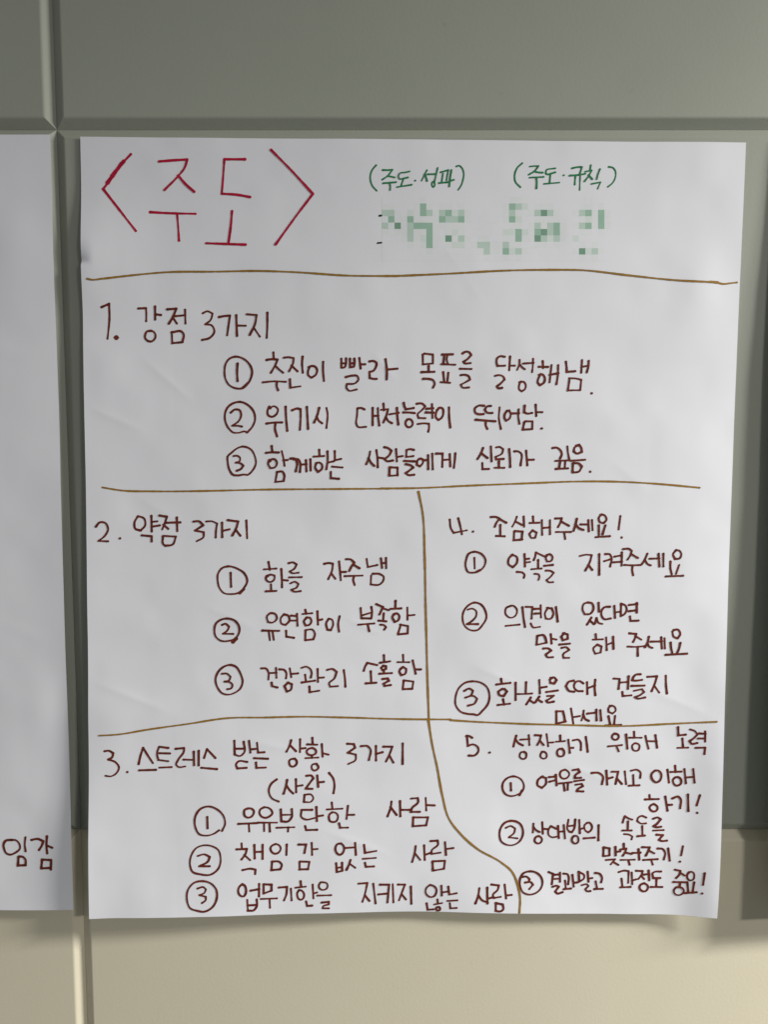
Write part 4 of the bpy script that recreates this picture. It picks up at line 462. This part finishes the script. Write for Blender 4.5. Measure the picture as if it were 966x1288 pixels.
BLOTS = [(2, [3832, 699, 3904, 698, 3905, 769, 3833, 769]), (2, [4842, 688, 4914, 687, 4915, 758, 4843, 758]), (1, [4914, 687, 4986, 686, 4988, 757, 4915, 758]), (0, [4986, 686, 5058, 686, 5060, 756, 4987, 757]), (1, [3400, 772, 3473, 772, 3473, 842, 3401, 843]), (1, [3473, 772, 3545, 771, 3545, 842, 3473, 842]), (0, [3689, 770, 3761, 770, 3762, 840, 3689, 841]), (2, [3833, 769, 3905, 768, 3906, 839, 3834, 840]), (1, [3905, 768, 3977, 768, 3978, 838, 3906, 839]), (1, [4049, 767, 4121, 766, 4123, 836, 4050, 837]), (2, [4121, 766, 4194, 765, 4195, 836, 4122, 836]), (0, [4193, 765, 4266, 764, 4267, 835, 4195, 836]), (1, [4266, 764, 4338, 763, 4339, 834, 4267, 835]), (1, [4843, 758, 4915, 757, 4917, 828, 4844, 829]), (1, [5132, 755, 5204, 754, 5206, 825, 5133, 826]), (3, [5204, 754, 5276, 754, 5278, 824, 5206, 825]), (1, [5276, 754, 5349, 753, 5350, 824, 5278, 824]), (1, [5637, 750, 5709, 750, 5711, 821, 5639, 822]), (2, [5709, 750, 5782, 749, 5784, 820, 5711, 821]), (2, [5854, 749, 5926, 748, 5928, 819, 5856, 819]), (2, [3473, 842, 3545, 842, 3546, 912, 3474, 913]), (2, [3689, 841, 3762, 840, 3763, 911, 3690, 911]), (2, [4050, 837, 4123, 836, 4124, 907, 4051, 908]), (1, [4122, 836, 4195, 835, 4196, 906, 4123, 907]), (1, [4195, 835, 4267, 835, 4268, 905, 4196, 906]), (2, [4267, 835, 4339, 834, 4340, 904, 4268, 905]), (2, [4844, 829, 4917, 828, 4918, 899, 4846, 899]), (0, [4917, 828, 4989, 827, 4991, 898, 4918, 899]), (0, [5711, 821, 5784, 820, 5785, 891, 5713, 892]), (2, [5856, 819, 5928, 818, 5930, 889, 5858, 890]), (1, [3402, 913, 3474, 913, 3475, 983, 3402, 984]), (3, [3546, 912, 3618, 912, 3619, 982, 3547, 983]), (1, [3690, 911, 3763, 911, 3763, 982, 3691, 982]), (2, [3762, 911, 3835, 910, 3836, 981, 3763, 982]), (2, [3835, 910, 3907, 910, 3908, 980, 3835, 981]), (2, [3907, 910, 3979, 909, 3980, 979, 3908, 980]), (1, [5135, 896, 5208, 895, 5209, 966, 5137, 967]), (1, [5280, 895, 5352, 894, 5354, 965, 5281, 966]), (2, [5352, 894, 5424, 894, 5426, 965, 5354, 965]), (1, [5640, 892, 5713, 892, 5715, 963, 5642, 963]), (2, [5713, 892, 5785, 891, 5787, 962, 5715, 963]), (2, [5858, 890, 5930, 889, 5932, 960, 5860, 961]), (1, [3691, 982, 3763, 981, 3764, 1052, 3692, 1053]), (2, [3908, 980, 3980, 979, 3981, 1050, 3909, 1051]), (0, [4197, 977, 4269, 976, 4270, 1047, 4198, 1048]), (0, [4775, 971, 4847, 970, 4849, 1041, 4776, 1042]), (0, [4847, 970, 4920, 969, 4921, 1040, 4849, 1041]), (2, [4920, 969, 4992, 969, 4994, 1040, 4921, 1040]), (0, [4992, 969, 5065, 968, 5066, 1039, 4993, 1040]), (2, [5137, 967, 5209, 966, 5211, 1037, 5138, 1038]), (3, [5209, 966, 5282, 966, 5283, 1037, 5211, 1037]), (1, [5281, 966, 5354, 965, 5356, 1036, 5283, 1037]), (2, [5354, 965, 5426, 965, 5428, 1036, 5355, 1036]), (1, [3692, 1052, 3764, 1052, 3765, 1123, 3693, 1123]), (0, [3836, 1051, 3909, 1051, 3910, 1121, 3837, 1122]), (2, [3909, 1051, 3981, 1050, 3982, 1121, 3909, 1121]), (3, [4125, 1048, 4198, 1047, 4199, 1119, 4126, 1120]), (1, [4270, 1047, 4343, 1046, 4344, 1117, 4271, 1118]), (2, [4921, 1040, 4994, 1040, 4995, 1111, 4922, 1112]), (3, [5138, 1038, 5211, 1037, 5212, 1109, 5140, 1109]), (1, [5211, 1037, 5283, 1037, 5285, 1108, 5212, 1109]), (0, [5283, 1037, 5356, 1036, 5357, 1107, 5285, 1108]), (1, [5355, 1036, 5428, 1036, 5429, 1107, 5357, 1107]), (0, [5572, 1035, 5644, 1034, 5646, 1105, 5574, 1106]), (2, [3909, 1121, 3982, 1121, 3983, 1192, 3910, 1192]), (0, [4199, 1119, 4271, 1118, 4272, 1189, 4200, 1190]), (0, [4271, 1118, 4344, 1117, 4345, 1189, 4272, 1189]), (1, [4488, 1116, 4561, 1115, 4562, 1186, 4489, 1187]), (1, [4561, 1115, 4633, 1114, 4635, 1185, 4562, 1186]), (1, [4778, 1113, 4850, 1112, 4852, 1183, 4779, 1184]), (1, [4562, 1186, 4634, 1185, 4636, 1256, 4563, 1258]), (2, [4779, 1184, 4852, 1183, 4853, 1255, 4780, 1255]), (0, [4851, 1183, 4924, 1183, 4925, 1254, 4853, 1255]), (1, [4924, 1183, 4996, 1182, 4998, 1253, 4925, 1254]), (3, [5648, 1176, 5720, 1175, 5722, 1247, 5650, 1247]), (0, [5720, 1175, 5793, 1175, 5795, 1246, 5722, 1247]), (1, [5793, 1175, 5865, 1174, 5867, 1246, 5794, 1246]), (4, [3904, 698, 3976, 697, 3977, 768, 3905, 769]), (4, [3760, 699, 3832, 699, 3833, 769, 3761, 770]), (4, [3831, 629, 3903, 628, 3904, 698, 3832, 699]), (4, [4769, 688, 4842, 688, 4843, 758, 4771, 759]), (4, [4840, 617, 4912, 617, 4914, 687, 4842, 688]), (4, [4915, 757, 4988, 757, 4989, 827, 4917, 828]), (4, [4912, 617, 4984, 616, 4986, 687, 4914, 687]), (4, [3401, 843, 3473, 842, 3474, 913, 3402, 913]), (4, [3400, 702, 3472, 701, 3473, 772, 3400, 772]), (4, [3545, 771, 3617, 771, 3618, 841, 3545, 842]), (4, [3472, 701, 3544, 701, 3545, 771, 3473, 772]), (4, [3761, 770, 3833, 769, 3834, 840, 3762, 840]), (4, [3834, 840, 3906, 839, 3907, 910, 3835, 910]), (4, [3977, 768, 4049, 767, 4050, 837, 3978, 838]), (4, [3906, 839, 3978, 838, 3979, 909, 3907, 910]), (4, [4048, 696, 4120, 696, 4121, 766, 4049, 767]), (4, [4120, 696, 4193, 695, 4194, 765, 4121, 766]), (4, [4338, 763, 4410, 763, 4411, 833, 4339, 834]), (4, [4264, 694, 4337, 693, 4338, 764, 4266, 764]), (4, [4771, 759, 4843, 758, 4845, 829, 4772, 830]), (4, [5060, 756, 5132, 755, 5134, 826, 5061, 827]), (4, [5133, 826, 5206, 825, 5208, 896, 5135, 896]), (4, [5130, 685, 5203, 684, 5204, 755, 5132, 755]), (4, [5206, 825, 5278, 824, 5280, 895, 5208, 896]), (4, [5202, 684, 5275, 683, 5276, 754, 5204, 755]), (4, [5348, 753, 5421, 752, 5422, 823, 5350, 824]), (4, [5278, 824, 5350, 824, 5352, 894, 5280, 895]), (4, [5275, 683, 5347, 683, 5349, 753, 5276, 754]), (4, [5565, 751, 5637, 750, 5639, 822, 5566, 822]), (4, [5639, 821, 5711, 821, 5713, 892, 5640, 893]), (4, [5635, 680, 5708, 679, 5709, 750, 5637, 751]), (4, [5781, 749, 5854, 749, 5856, 819, 5783, 820]), (4, [5707, 679, 5780, 679, 5782, 749, 5709, 750]), (4, [5926, 748, 5998, 747, 6000, 818, 5928, 819]), (4, [5852, 678, 5924, 677, 5926, 748, 5854, 749]), (4, [3545, 842, 3618, 841, 3618, 912, 3546, 912]), (4, [3474, 913, 3546, 912, 3547, 983, 3474, 983]), (4, [3762, 840, 3834, 840, 3835, 910, 3762, 911]), (4, [3617, 841, 3690, 841, 3690, 911, 3618, 912]), (4, [3978, 838, 4050, 837, 4051, 908, 3979, 909]), (4, [4051, 908, 4124, 907, 4125, 978, 4052, 978]), (4, [4123, 907, 4196, 906, 4197, 977, 4124, 978]), (4, [4196, 906, 4268, 905, 4269, 976, 4197, 977]), (4, [4339, 834, 4411, 833, 4413, 904, 4340, 904]), (4, [4268, 905, 4340, 904, 4342, 975, 4269, 976]), (4, [4772, 829, 4845, 829, 4846, 899, 4774, 900]), (4, [4846, 899, 4918, 899, 4920, 970, 4847, 970]), (4, [5928, 818, 6000, 818, 6003, 889, 5930, 889]), (4, [5783, 820, 5856, 819, 5858, 890, 5785, 891]), (4, [3402, 984, 3475, 983, 3475, 1054, 3403, 1055]), (4, [3618, 912, 3690, 911, 3691, 982, 3619, 982]), (4, [3547, 983, 3619, 982, 3620, 1053, 3547, 1054]), (4, [3763, 981, 3836, 981, 3836, 1052, 3764, 1052]), (4, [3835, 981, 3908, 980, 3909, 1051, 3836, 1052]), (4, [3979, 909, 4051, 908, 4052, 978, 3980, 979]), (4, [5208, 895, 5280, 895, 5282, 966, 5209, 966]), (4, [5063, 897, 5135, 896, 5137, 967, 5064, 968]), (4, [5424, 894, 5496, 894, 5498, 965, 5426, 965]), (4, [5350, 824, 5422, 823, 5424, 894, 5352, 894]), (4, [5568, 893, 5641, 892, 5642, 963, 5570, 964]), (4, [5642, 963, 5715, 962, 5717, 1034, 5644, 1034]), (4, [5785, 891, 5858, 890, 5860, 961, 5787, 962]), (4, [5715, 962, 5787, 962, 5789, 1033, 5717, 1034]), (4, [5930, 889, 6003, 888, 6005, 959, 5932, 960]), (4, [5860, 961, 5932, 960, 5934, 1031, 5862, 1032]), (4, [3619, 982, 3691, 982, 3692, 1053, 3620, 1053]), (4, [3980, 979, 4052, 978, 4053, 1049, 3981, 1050]), (4, [4918, 899, 4991, 898, 4992, 969, 4920, 970]), (4, [5064, 968, 5137, 967, 5138, 1038, 5066, 1039]), (4, [5426, 965, 5498, 965, 5500, 1036, 5427, 1036]), (4, [3764, 1052, 3836, 1051, 3837, 1122, 3765, 1123]), (4, [3620, 1053, 3692, 1052, 3693, 1123, 3620, 1124]), (4, [3693, 1123, 3765, 1123, 3766, 1193, 3693, 1194]), (4, [3981, 1050, 4053, 1049, 4054, 1120, 3982, 1121]), (4, [4198, 1047, 4270, 1047, 4271, 1118, 4199, 1119]), (4, [4053, 1049, 4126, 1048, 4127, 1120, 4054, 1120]), (4, [4126, 1119, 4199, 1119, 4200, 1190, 4127, 1191]), (4, [4124, 978, 4197, 977, 4198, 1048, 4125, 1048]), (4, [4342, 1046, 4415, 1045, 4416, 1117, 4343, 1117]), (4, [4269, 976, 4342, 975, 4343, 1046, 4270, 1047]), (4, [4993, 1040, 5066, 1039, 5067, 1110, 4995, 1111]), (4, [4849, 1041, 4921, 1040, 4923, 1112, 4850, 1112]), (4, [4922, 1111, 4995, 1111, 4996, 1182, 4924, 1183]), (4, [5066, 1039, 5138, 1038, 5140, 1109, 5067, 1110]), (4, [5140, 1109, 5212, 1108, 5214, 1180, 5141, 1181]), (4, [5212, 1108, 5285, 1108, 5286, 1179, 5214, 1180]), (4, [5427, 1036, 5500, 1035, 5501, 1107, 5429, 1107]), (4, [5357, 1107, 5429, 1107, 5431, 1178, 5359, 1178]), (4, [3982, 1121, 4054, 1120, 4055, 1191, 3983, 1192]), (4, [3837, 1122, 3910, 1121, 3911, 1192, 3838, 1193]), (4, [3910, 1192, 3983, 1191, 3984, 1262, 3911, 1263]), (4, [4416, 1116, 4488, 1116, 4489, 1187, 4417, 1188]), (4, [4489, 1187, 4562, 1186, 4563, 1258, 4490, 1259]), (4, [4487, 1044, 4560, 1044, 4561, 1115, 4488, 1116]), (4, [4633, 1114, 4706, 1113, 4707, 1185, 4634, 1185]), (4, [4559, 1044, 4632, 1043, 4633, 1114, 4561, 1115]), (4, [4850, 1112, 4923, 1111, 4924, 1183, 4851, 1183]), (4, [4705, 1113, 4778, 1113, 4779, 1184, 4707, 1185]), (4, [4776, 1042, 4849, 1041, 4850, 1112, 4778, 1113]), (4, [4634, 1185, 4707, 1184, 4708, 1256, 4636, 1256]), (4, [4563, 1257, 4636, 1256, 4637, 1328, 4564, 1329]), (4, [4707, 1184, 4779, 1184, 4781, 1255, 4708, 1256]), (4, [4780, 1255, 4853, 1254, 4854, 1326, 4782, 1327]), (4, [4996, 1182, 5069, 1181, 5070, 1253, 4998, 1253]), (4, [4925, 1254, 4998, 1253, 4999, 1325, 4927, 1325]), (4, [5576, 1177, 5648, 1176, 5650, 1247, 5577, 1248]), (4, [5650, 1247, 5722, 1247, 5724, 1318, 5652, 1319]), (4, [5646, 1105, 5719, 1104, 5721, 1176, 5648, 1176]), (4, [5865, 1174, 5938, 1174, 5939, 1245, 5867, 1246]), (4, [5794, 1246, 5867, 1246, 5869, 1317, 5796, 1318]), (4, [5791, 1104, 5864, 1103, 5865, 1174, 5793, 1175]), (5, [3399, 632, 3471, 631, 3472, 701, 3400, 702]), (5, [3471, 631, 3543, 631, 3544, 701, 3472, 701]), (5, [3543, 631, 3615, 630, 3616, 700, 3544, 701]), (5, [3615, 630, 3687, 630, 3688, 700, 3616, 700]), (5, [3687, 630, 3759, 629, 3760, 700, 3688, 700]), (5, [3759, 629, 3831, 629, 3832, 699, 3760, 700]), (5, [3903, 628, 3975, 627, 3976, 697, 3904, 698]), (5, [3975, 627, 4047, 626, 4048, 697, 3976, 697]), (5, [4047, 626, 4119, 625, 4120, 696, 4048, 697]), (5, [4119, 625, 4191, 624, 4193, 695, 4120, 696]), (5, [4191, 624, 4263, 624, 4265, 694, 4192, 695]), (5, [4263, 624, 4336, 623, 4337, 693, 4264, 694]), (5, [4335, 623, 4408, 622, 4409, 693, 4337, 693]), (5, [4407, 622, 4480, 621, 4481, 692, 4409, 693]), (5, [4480, 621, 4552, 620, 4553, 691, 4481, 692]), (5, [4552, 620, 4624, 619, 4625, 690, 4553, 691]), (5, [4624, 619, 4696, 619, 4698, 689, 4625, 690]), (5, [4696, 619, 4768, 618, 4770, 688, 4697, 689]), (5, [4768, 618, 4840, 617, 4842, 688, 4769, 688]), (5, [4984, 616, 5056, 615, 5058, 686, 4986, 687]), (5, [5056, 615, 5129, 614, 5130, 685, 5058, 686]), (5, [5128, 614, 5201, 614, 5203, 684, 5130, 685]), (5, [5201, 614, 5273, 613, 5275, 683, 5202, 684]), (5, [5273, 613, 5345, 612, 5347, 683, 5275, 683]), (5, [5345, 612, 5417, 612, 5419, 682, 5347, 683]), (5, [5417, 612, 5489, 611, 5491, 681, 5419, 682]), (5, [5489, 611, 5561, 610, 5563, 681, 5491, 681]), (5, [5561, 610, 5634, 609, 5635, 680, 5563, 681]), (5, [5633, 609, 5706, 609, 5708, 679, 5635, 680]), (5, [5705, 609, 5778, 608, 5780, 679, 5707, 679]), (5, [5777, 608, 5850, 608, 5852, 678, 5779, 679]), (5, [5849, 608, 5922, 607, 5924, 678, 5852, 678]), (5, [3544, 701, 3616, 700, 3617, 771, 3545, 771]), (5, [3616, 700, 3688, 700, 3689, 770, 3617, 771]), (5, [3688, 700, 3760, 699, 3761, 770, 3689, 770]), (5, [3976, 697, 4048, 696, 4049, 767, 3977, 768]), (5, [4192, 695, 4265, 694, 4266, 764, 4193, 765]), (5, [4337, 693, 4409, 692, 4410, 763, 4338, 764]), (5, [4409, 692, 4481, 692, 4482, 762, 4410, 763]), (5, [4481, 692, 4553, 691, 4555, 761, 4482, 762]), (5, [4553, 691, 4625, 690, 4627, 760, 4554, 761]), (5, [4625, 690, 4698, 689, 4699, 760, 4627, 760]), (5, [4697, 689, 4770, 688, 4771, 759, 4699, 760]), (5, [5058, 686, 5130, 685, 5132, 755, 5060, 756]), (5, [5347, 683, 5419, 682, 5421, 753, 5348, 753]), (5, [5419, 682, 5491, 681, 5493, 752, 5421, 753]), (5, [5491, 681, 5563, 681, 5565, 751, 5493, 752]), (5, [5563, 681, 5635, 680, 5637, 751, 5565, 751]), (5, [5779, 679, 5852, 678, 5854, 749, 5781, 749]), (5, [3617, 771, 3689, 770, 3690, 841, 3617, 841]), (5, [4410, 763, 4482, 762, 4484, 832, 4411, 833]), (5, [4482, 762, 4555, 761, 4556, 832, 4483, 832]), (5, [4554, 761, 4627, 760, 4628, 831, 4556, 832]), (5, [4627, 760, 4699, 759, 4700, 830, 4628, 831]), (5, [4699, 759, 4771, 759, 4772, 830, 4700, 830]), (5, [4987, 757, 5060, 756, 5061, 827, 4989, 827]), (5, [5421, 752, 5493, 752, 5495, 823, 5422, 823]), (5, [5493, 752, 5565, 751, 5567, 822, 5494, 823]), (5, [4411, 833, 4484, 832, 4485, 903, 4412, 904]), (5, [4483, 832, 4556, 831, 4557, 902, 4485, 903]), (5, [4556, 831, 4628, 831, 4629, 902, 4557, 902]), (5, [4628, 831, 4700, 830, 4702, 901, 4629, 902]), (5, [4700, 830, 4772, 829, 4774, 900, 4701, 901]), (5, [4989, 827, 5061, 826, 5063, 897, 4991, 898]), (5, [5061, 826, 5134, 826, 5135, 896, 5063, 897]), (5, [5422, 823, 5495, 823, 5496, 894, 5424, 894]), (5, [5494, 823, 5567, 822, 5568, 893, 5496, 894]), (5, [5566, 822, 5639, 821, 5641, 893, 5568, 893]), (5, [4340, 904, 4413, 903, 4414, 974, 4341, 975]), (5, [4412, 903, 4485, 903, 4486, 974, 4414, 974]), (5, [4485, 903, 4557, 902, 4558, 973, 4486, 974]), (5, [4557, 902, 4629, 901, 4631, 972, 4558, 973]), (5, [4629, 901, 4702, 901, 4703, 972, 4630, 972]), (5, [4701, 901, 4774, 900, 4775, 971, 4703, 972]), (5, [4774, 900, 4846, 899, 4847, 970, 4775, 971]), (5, [4991, 898, 5063, 897, 5065, 968, 4992, 969]), (5, [5496, 894, 5568, 893, 5570, 964, 5498, 965]), (5, [3474, 983, 3547, 983, 3547, 1054, 3475, 1054]), (5, [4052, 978, 4125, 977, 4126, 1048, 4053, 1049]), (5, [4341, 975, 4414, 974, 4415, 1045, 4342, 1046]), (5, [4414, 974, 4486, 973, 4487, 1044, 4415, 1045]), (5, [4486, 973, 4558, 973, 4560, 1044, 4487, 1044]), (5, [4558, 973, 4631, 972, 4632, 1043, 4559, 1044]), (5, [4630, 972, 4703, 972, 4704, 1043, 4632, 1043]), (5, [4703, 972, 4775, 971, 4776, 1042, 4704, 1043]), (5, [5498, 965, 5570, 964, 5572, 1035, 5499, 1036]), (5, [5570, 964, 5642, 963, 5644, 1034, 5572, 1035]), (5, [5787, 962, 5860, 961, 5862, 1032, 5789, 1033]), (5, [3403, 1055, 3475, 1054, 3476, 1125, 3403, 1126]), (5, [3475, 1054, 3547, 1053, 3548, 1125, 3476, 1125]), (5, [3547, 1053, 3620, 1053, 3620, 1124, 3548, 1125]), (5, [4415, 1045, 4487, 1044, 4488, 1116, 4416, 1117]), (5, [4632, 1043, 4704, 1043, 4706, 1114, 4633, 1114]), (5, [4704, 1043, 4776, 1042, 4778, 1113, 4705, 1114]), (5, [5499, 1035, 5572, 1035, 5574, 1106, 5501, 1107]), (5, [5644, 1034, 5717, 1033, 5719, 1105, 5646, 1105]), (5, [5717, 1033, 5789, 1033, 5791, 1104, 5718, 1105]), (5, [5789, 1033, 5862, 1032, 5864, 1103, 5791, 1104]), (5, [5862, 1032, 5934, 1031, 5936, 1102, 5863, 1103]), (5, [3403, 1126, 3476, 1125, 3476, 1196, 3404, 1197]), (5, [3476, 1125, 3548, 1124, 3549, 1196, 3476, 1196]), (5, [3548, 1124, 3620, 1124, 3621, 1195, 3549, 1196]), (5, [3620, 1124, 3693, 1123, 3694, 1194, 3621, 1195]), (5, [3765, 1123, 3837, 1122, 3838, 1193, 3766, 1193]), (5, [4054, 1120, 4127, 1119, 4128, 1191, 4055, 1191]), (5, [4343, 1117, 4416, 1116, 4417, 1188, 4344, 1189]), (5, [4995, 1111, 5067, 1110, 5069, 1181, 4996, 1182]), (5, [5067, 1110, 5140, 1109, 5141, 1181, 5069, 1181]), (5, [5285, 1108, 5357, 1107, 5359, 1178, 5286, 1179]), (5, [5429, 1107, 5501, 1106, 5503, 1177, 5431, 1178]), (5, [5501, 1106, 5574, 1106, 5576, 1177, 5503, 1177]), (5, [5574, 1106, 5646, 1105, 5648, 1176, 5576, 1177]), (5, [5718, 1104, 5791, 1104, 5793, 1175, 5720, 1176]), (5, [5863, 1103, 5936, 1102, 5938, 1174, 5865, 1174]), (5, [3404, 1197, 3476, 1196, 3477, 1267, 3405, 1268]), (5, [3476, 1196, 3549, 1195, 3550, 1266, 3477, 1267]), (5, [3549, 1195, 3621, 1195, 3622, 1266, 3549, 1266]), (5, [3621, 1195, 3694, 1194, 3694, 1265, 3622, 1266]), (5, [3693, 1194, 3766, 1193, 3767, 1264, 3694, 1265]), (5, [3766, 1193, 3838, 1193, 3839, 1264, 3767, 1264]), (5, [3838, 1193, 3911, 1192, 3912, 1263, 3839, 1264]), (5, [3983, 1191, 4055, 1191, 4056, 1262, 3984, 1262]), (5, [4055, 1191, 4128, 1191, 4129, 1262, 4056, 1262]), (5, [4127, 1191, 4200, 1190, 4201, 1261, 4128, 1262]), (5, [4200, 1190, 4272, 1189, 4273, 1261, 4201, 1261]), (5, [4272, 1189, 4345, 1188, 4346, 1260, 4273, 1261]), (5, [4344, 1188, 4417, 1188, 4418, 1259, 4346, 1260]), (5, [4417, 1188, 4489, 1187, 4491, 1259, 4418, 1259]), (5, [5069, 1181, 5141, 1180, 5143, 1252, 5070, 1253]), (5, [5141, 1180, 5214, 1180, 5216, 1251, 5143, 1252]), (5, [5214, 1180, 5286, 1179, 5288, 1250, 5215, 1251]), (5, [5286, 1179, 5359, 1178, 5360, 1250, 5288, 1250]), (5, [5359, 1178, 5431, 1178, 5433, 1249, 5360, 1250]), (5, [5431, 1178, 5503, 1177, 5505, 1249, 5433, 1249]), (5, [5503, 1177, 5576, 1177, 5578, 1248, 5505, 1249]), (5, [3405, 1268, 3477, 1267, 3478, 1338, 3405, 1339]), (5, [3477, 1267, 3550, 1266, 3550, 1337, 3478, 1338]), (5, [3549, 1266, 3622, 1266, 3623, 1337, 3550, 1337]), (5, [3622, 1266, 3694, 1265, 3695, 1336, 3622, 1337]), (5, [3694, 1265, 3767, 1264, 3768, 1335, 3695, 1336]), (5, [3767, 1264, 3839, 1263, 3840, 1334, 3767, 1335]), (5, [3839, 1263, 3912, 1263, 3913, 1334, 3840, 1334]), (5, [3911, 1263, 3984, 1262, 3985, 1333, 3912, 1334]), (5, [3984, 1262, 4056, 1262, 4057, 1333, 3985, 1333]), (5, [4056, 1262, 4129, 1261, 4130, 1333, 4057, 1333]), (5, [4128, 1261, 4201, 1261, 4202, 1332, 4130, 1333]), (5, [4201, 1261, 4273, 1260, 4274, 1332, 4202, 1332]), (5, [4273, 1260, 4346, 1260, 4347, 1331, 4274, 1332]), (5, [4346, 1260, 4418, 1259, 4419, 1331, 4347, 1331]), (5, [4418, 1259, 4491, 1258, 4492, 1330, 4419, 1331]), (5, [4490, 1258, 4563, 1257, 4564, 1329, 4492, 1330]), (5, [4636, 1256, 4708, 1256, 4709, 1327, 4637, 1328]), (5, [4708, 1256, 4781, 1255, 4782, 1327, 4709, 1327]), (5, [4853, 1254, 4925, 1254, 4927, 1325, 4854, 1326]), (5, [4998, 1253, 5070, 1252, 5072, 1324, 4999, 1325]), (5, [5070, 1252, 5143, 1252, 5144, 1323, 5072, 1324]), (5, [5143, 1252, 5216, 1251, 5217, 1322, 5144, 1323]), (5, [5215, 1251, 5288, 1250, 5290, 1322, 5217, 1322]), (5, [5288, 1250, 5360, 1250, 5362, 1321, 5289, 1322]), (5, [5360, 1250, 5433, 1249, 5435, 1320, 5362, 1321]), (5, [5433, 1249, 5505, 1248, 5507, 1320, 5434, 1320]), (5, [5505, 1248, 5578, 1248, 5579, 1319, 5507, 1320]), (5, [5577, 1248, 5650, 1247, 5652, 1319, 5579, 1319]), (5, [5722, 1247, 5795, 1246, 5796, 1318, 5724, 1318]), (5, [5867, 1246, 5939, 1245, 5941, 1317, 5869, 1317])]
POSTER = Sheet(ox=-0.3419, oz=1.798, W=0.7497, H=0.9046, rot=0.0085, bl=0.0314, bm=0.0136, br=0.0165, seed=3, creases=[(0.4, 0.1, 0.47, 0.2, 0.0004, 0.009), (0.05, 0.4, 0.12, 0.44, 0.0007, 0.007), (0.6, 0.35, 0.66, 0.4, 0.0005, 0.008), (0.18, 0.69, 0.26, 0.71, 0.0008, 0.005), (0.56, 0.72, 0.62, 0.74, 0.0008, 0.005), (0.64, 0.62, 0.74, 0.66, 0.001, 0.007), (0.0, 0.3, 0.07, 0.33, 0.0012, 0.006), (0.13, 0.53, 0.2, 0.56, 0.0008, 0.005), (0.3, 0.545, 0.345, 0.565, 0.001, 0.003), (0.27, 0.8, 0.36, 0.835, 0.001, 0.004), (0.45, 0.6, 0.52, 0.63, 0.0008, 0.004), (0.0, 0.62, 0.1, 0.66, 0.0012, 0.006), (0.02, 0.16, 0.16, 0.135, 0.0012, 0.006), (0.06, 0.24, 0.13, 0.3, 0.0009, 0.005), (0.33, 0.235, 0.36, 0.27, 0.0008, 0.004)], dents=[(0.22, 0.3, 0.06, 0.05, 0.0012), (0.45, 0.45, 0.07, 0.06, 0.0013), (0.3, 0.7, 0.06, 0.05, -0.0012), (0.6, 0.25, 0.05, 0.05, -0.001), (0.0, 0.125, 0.05, 0.06, 0.006), (0.03, 0.26, 0.05, 0.05, 0.0014), (0.05, 0.66, 0.06, 0.03, 0.0016), (0.7, 0.17, 0.03, 0.05, 0.0014), (0.755, 0.86, 0.038, 0.22, 0.0065)], nick=0.139)
poster = thing('handwritten_poster', 'large white paper poster filled with brown Korean handwriting under a red bracketed title', 'poster',
               (POSTER.ox, 0, POSTER.oz))
POSTER.mesh(poster)
write(POSTER, poster, LETTERING)
bm = bmesh.new()
for d, q in BLOTS:                      # pale blotted squares over the two names
    c = [(q[i]*1e-4, q[i+1]*1e-4) for i in range(0, 8, 2)]
    def at(i, j):
        p, r = i/4, j/4
        return [sum(w*q[k] for w, q in zip(((1-p)*(1-r), p*(1-r), p*r, (1-p)*r), c)) for k in (0, 1)]
    vs = [[bm.verts.new(POSTER.pos(*at(i, j), .00005)) for i in range(5)] for j in range(5)]
    for j in range(4):
        for i in range(4):
            f = bm.faces.new((vs[j][i], vs[j+1][i], vs[j+1][i+1], vs[j][i+1]))
            f.material_index = d
            f.normal_update()
            if f.normal.y > 0: f.normal_flip()
link('blotted_name', bm, BLOT, poster, False)

LEFT = Sheet(ox=-1.1265, oz=1.8005, W=0.75, H=0.908, rot=0.0, bl=0.02, bm=0.01, br=0.012, seed=11, creases=[(0.6, 0.22, 0.74, 0.25, 0.001, 0.005), (0.66, 0.55, 0.73, 0.58, 0.001, 0.005)], dents=[(0.7, 0.12, 0.04, 0.04, 0.0015), (0.72, 0.66, 0.03, 0.04, 0.0016)], nick=None)
side = thing('handwritten_poster', 'white paper cut off by the left edge, two brown Korean letters near its bottom', 'poster',
             (LEFT.ox, 0, LEFT.oz))
LEFT.mesh(side, .006)
write(LEFT, side, """
@list_word maroon|279 6783,8209 6711,8219 6686,8256 6689,8324 6711,8373 6752,8392 6824,8367 6880,8312 6870,8250 6836,8213 6783,8209;279 6950,8176 6939,8263 6946,8349;279 6858,8419 6849,8527;279 6864,8414 6912,8419 6941,8453 6942,8521;279 6849,8527 6941,8524;279 7020,8210 7098,8197 7163,8225 7143,8280 7109,8333;279 7209,8166 7200,8286 7207,8374;279 7210,8279 7269,8303;279 7142,8456 7130,8559;279 7144,8452 7253,8457 7247,8574;279 7130,8562 7244,8555
""")

RIGHT = Sheet(ox=0.4415, oz=1.795, W=0.75, H=0.905, rot=-0.0215, bl=0.036, bm=0.018, br=0.025, seed=21, pw=0.95, creases=[], dents=[], nick=None)
far = thing('blank_poster', 'blank white paper poster taped up just past the right edge of the picture', 'poster',
            (RIGHT.ox, 0, RIGHT.oz))
RIGHT.mesh(far, .006)
for o_ in (poster, side, far): o_['group'] = 'paper posters taped in a row on the wall'
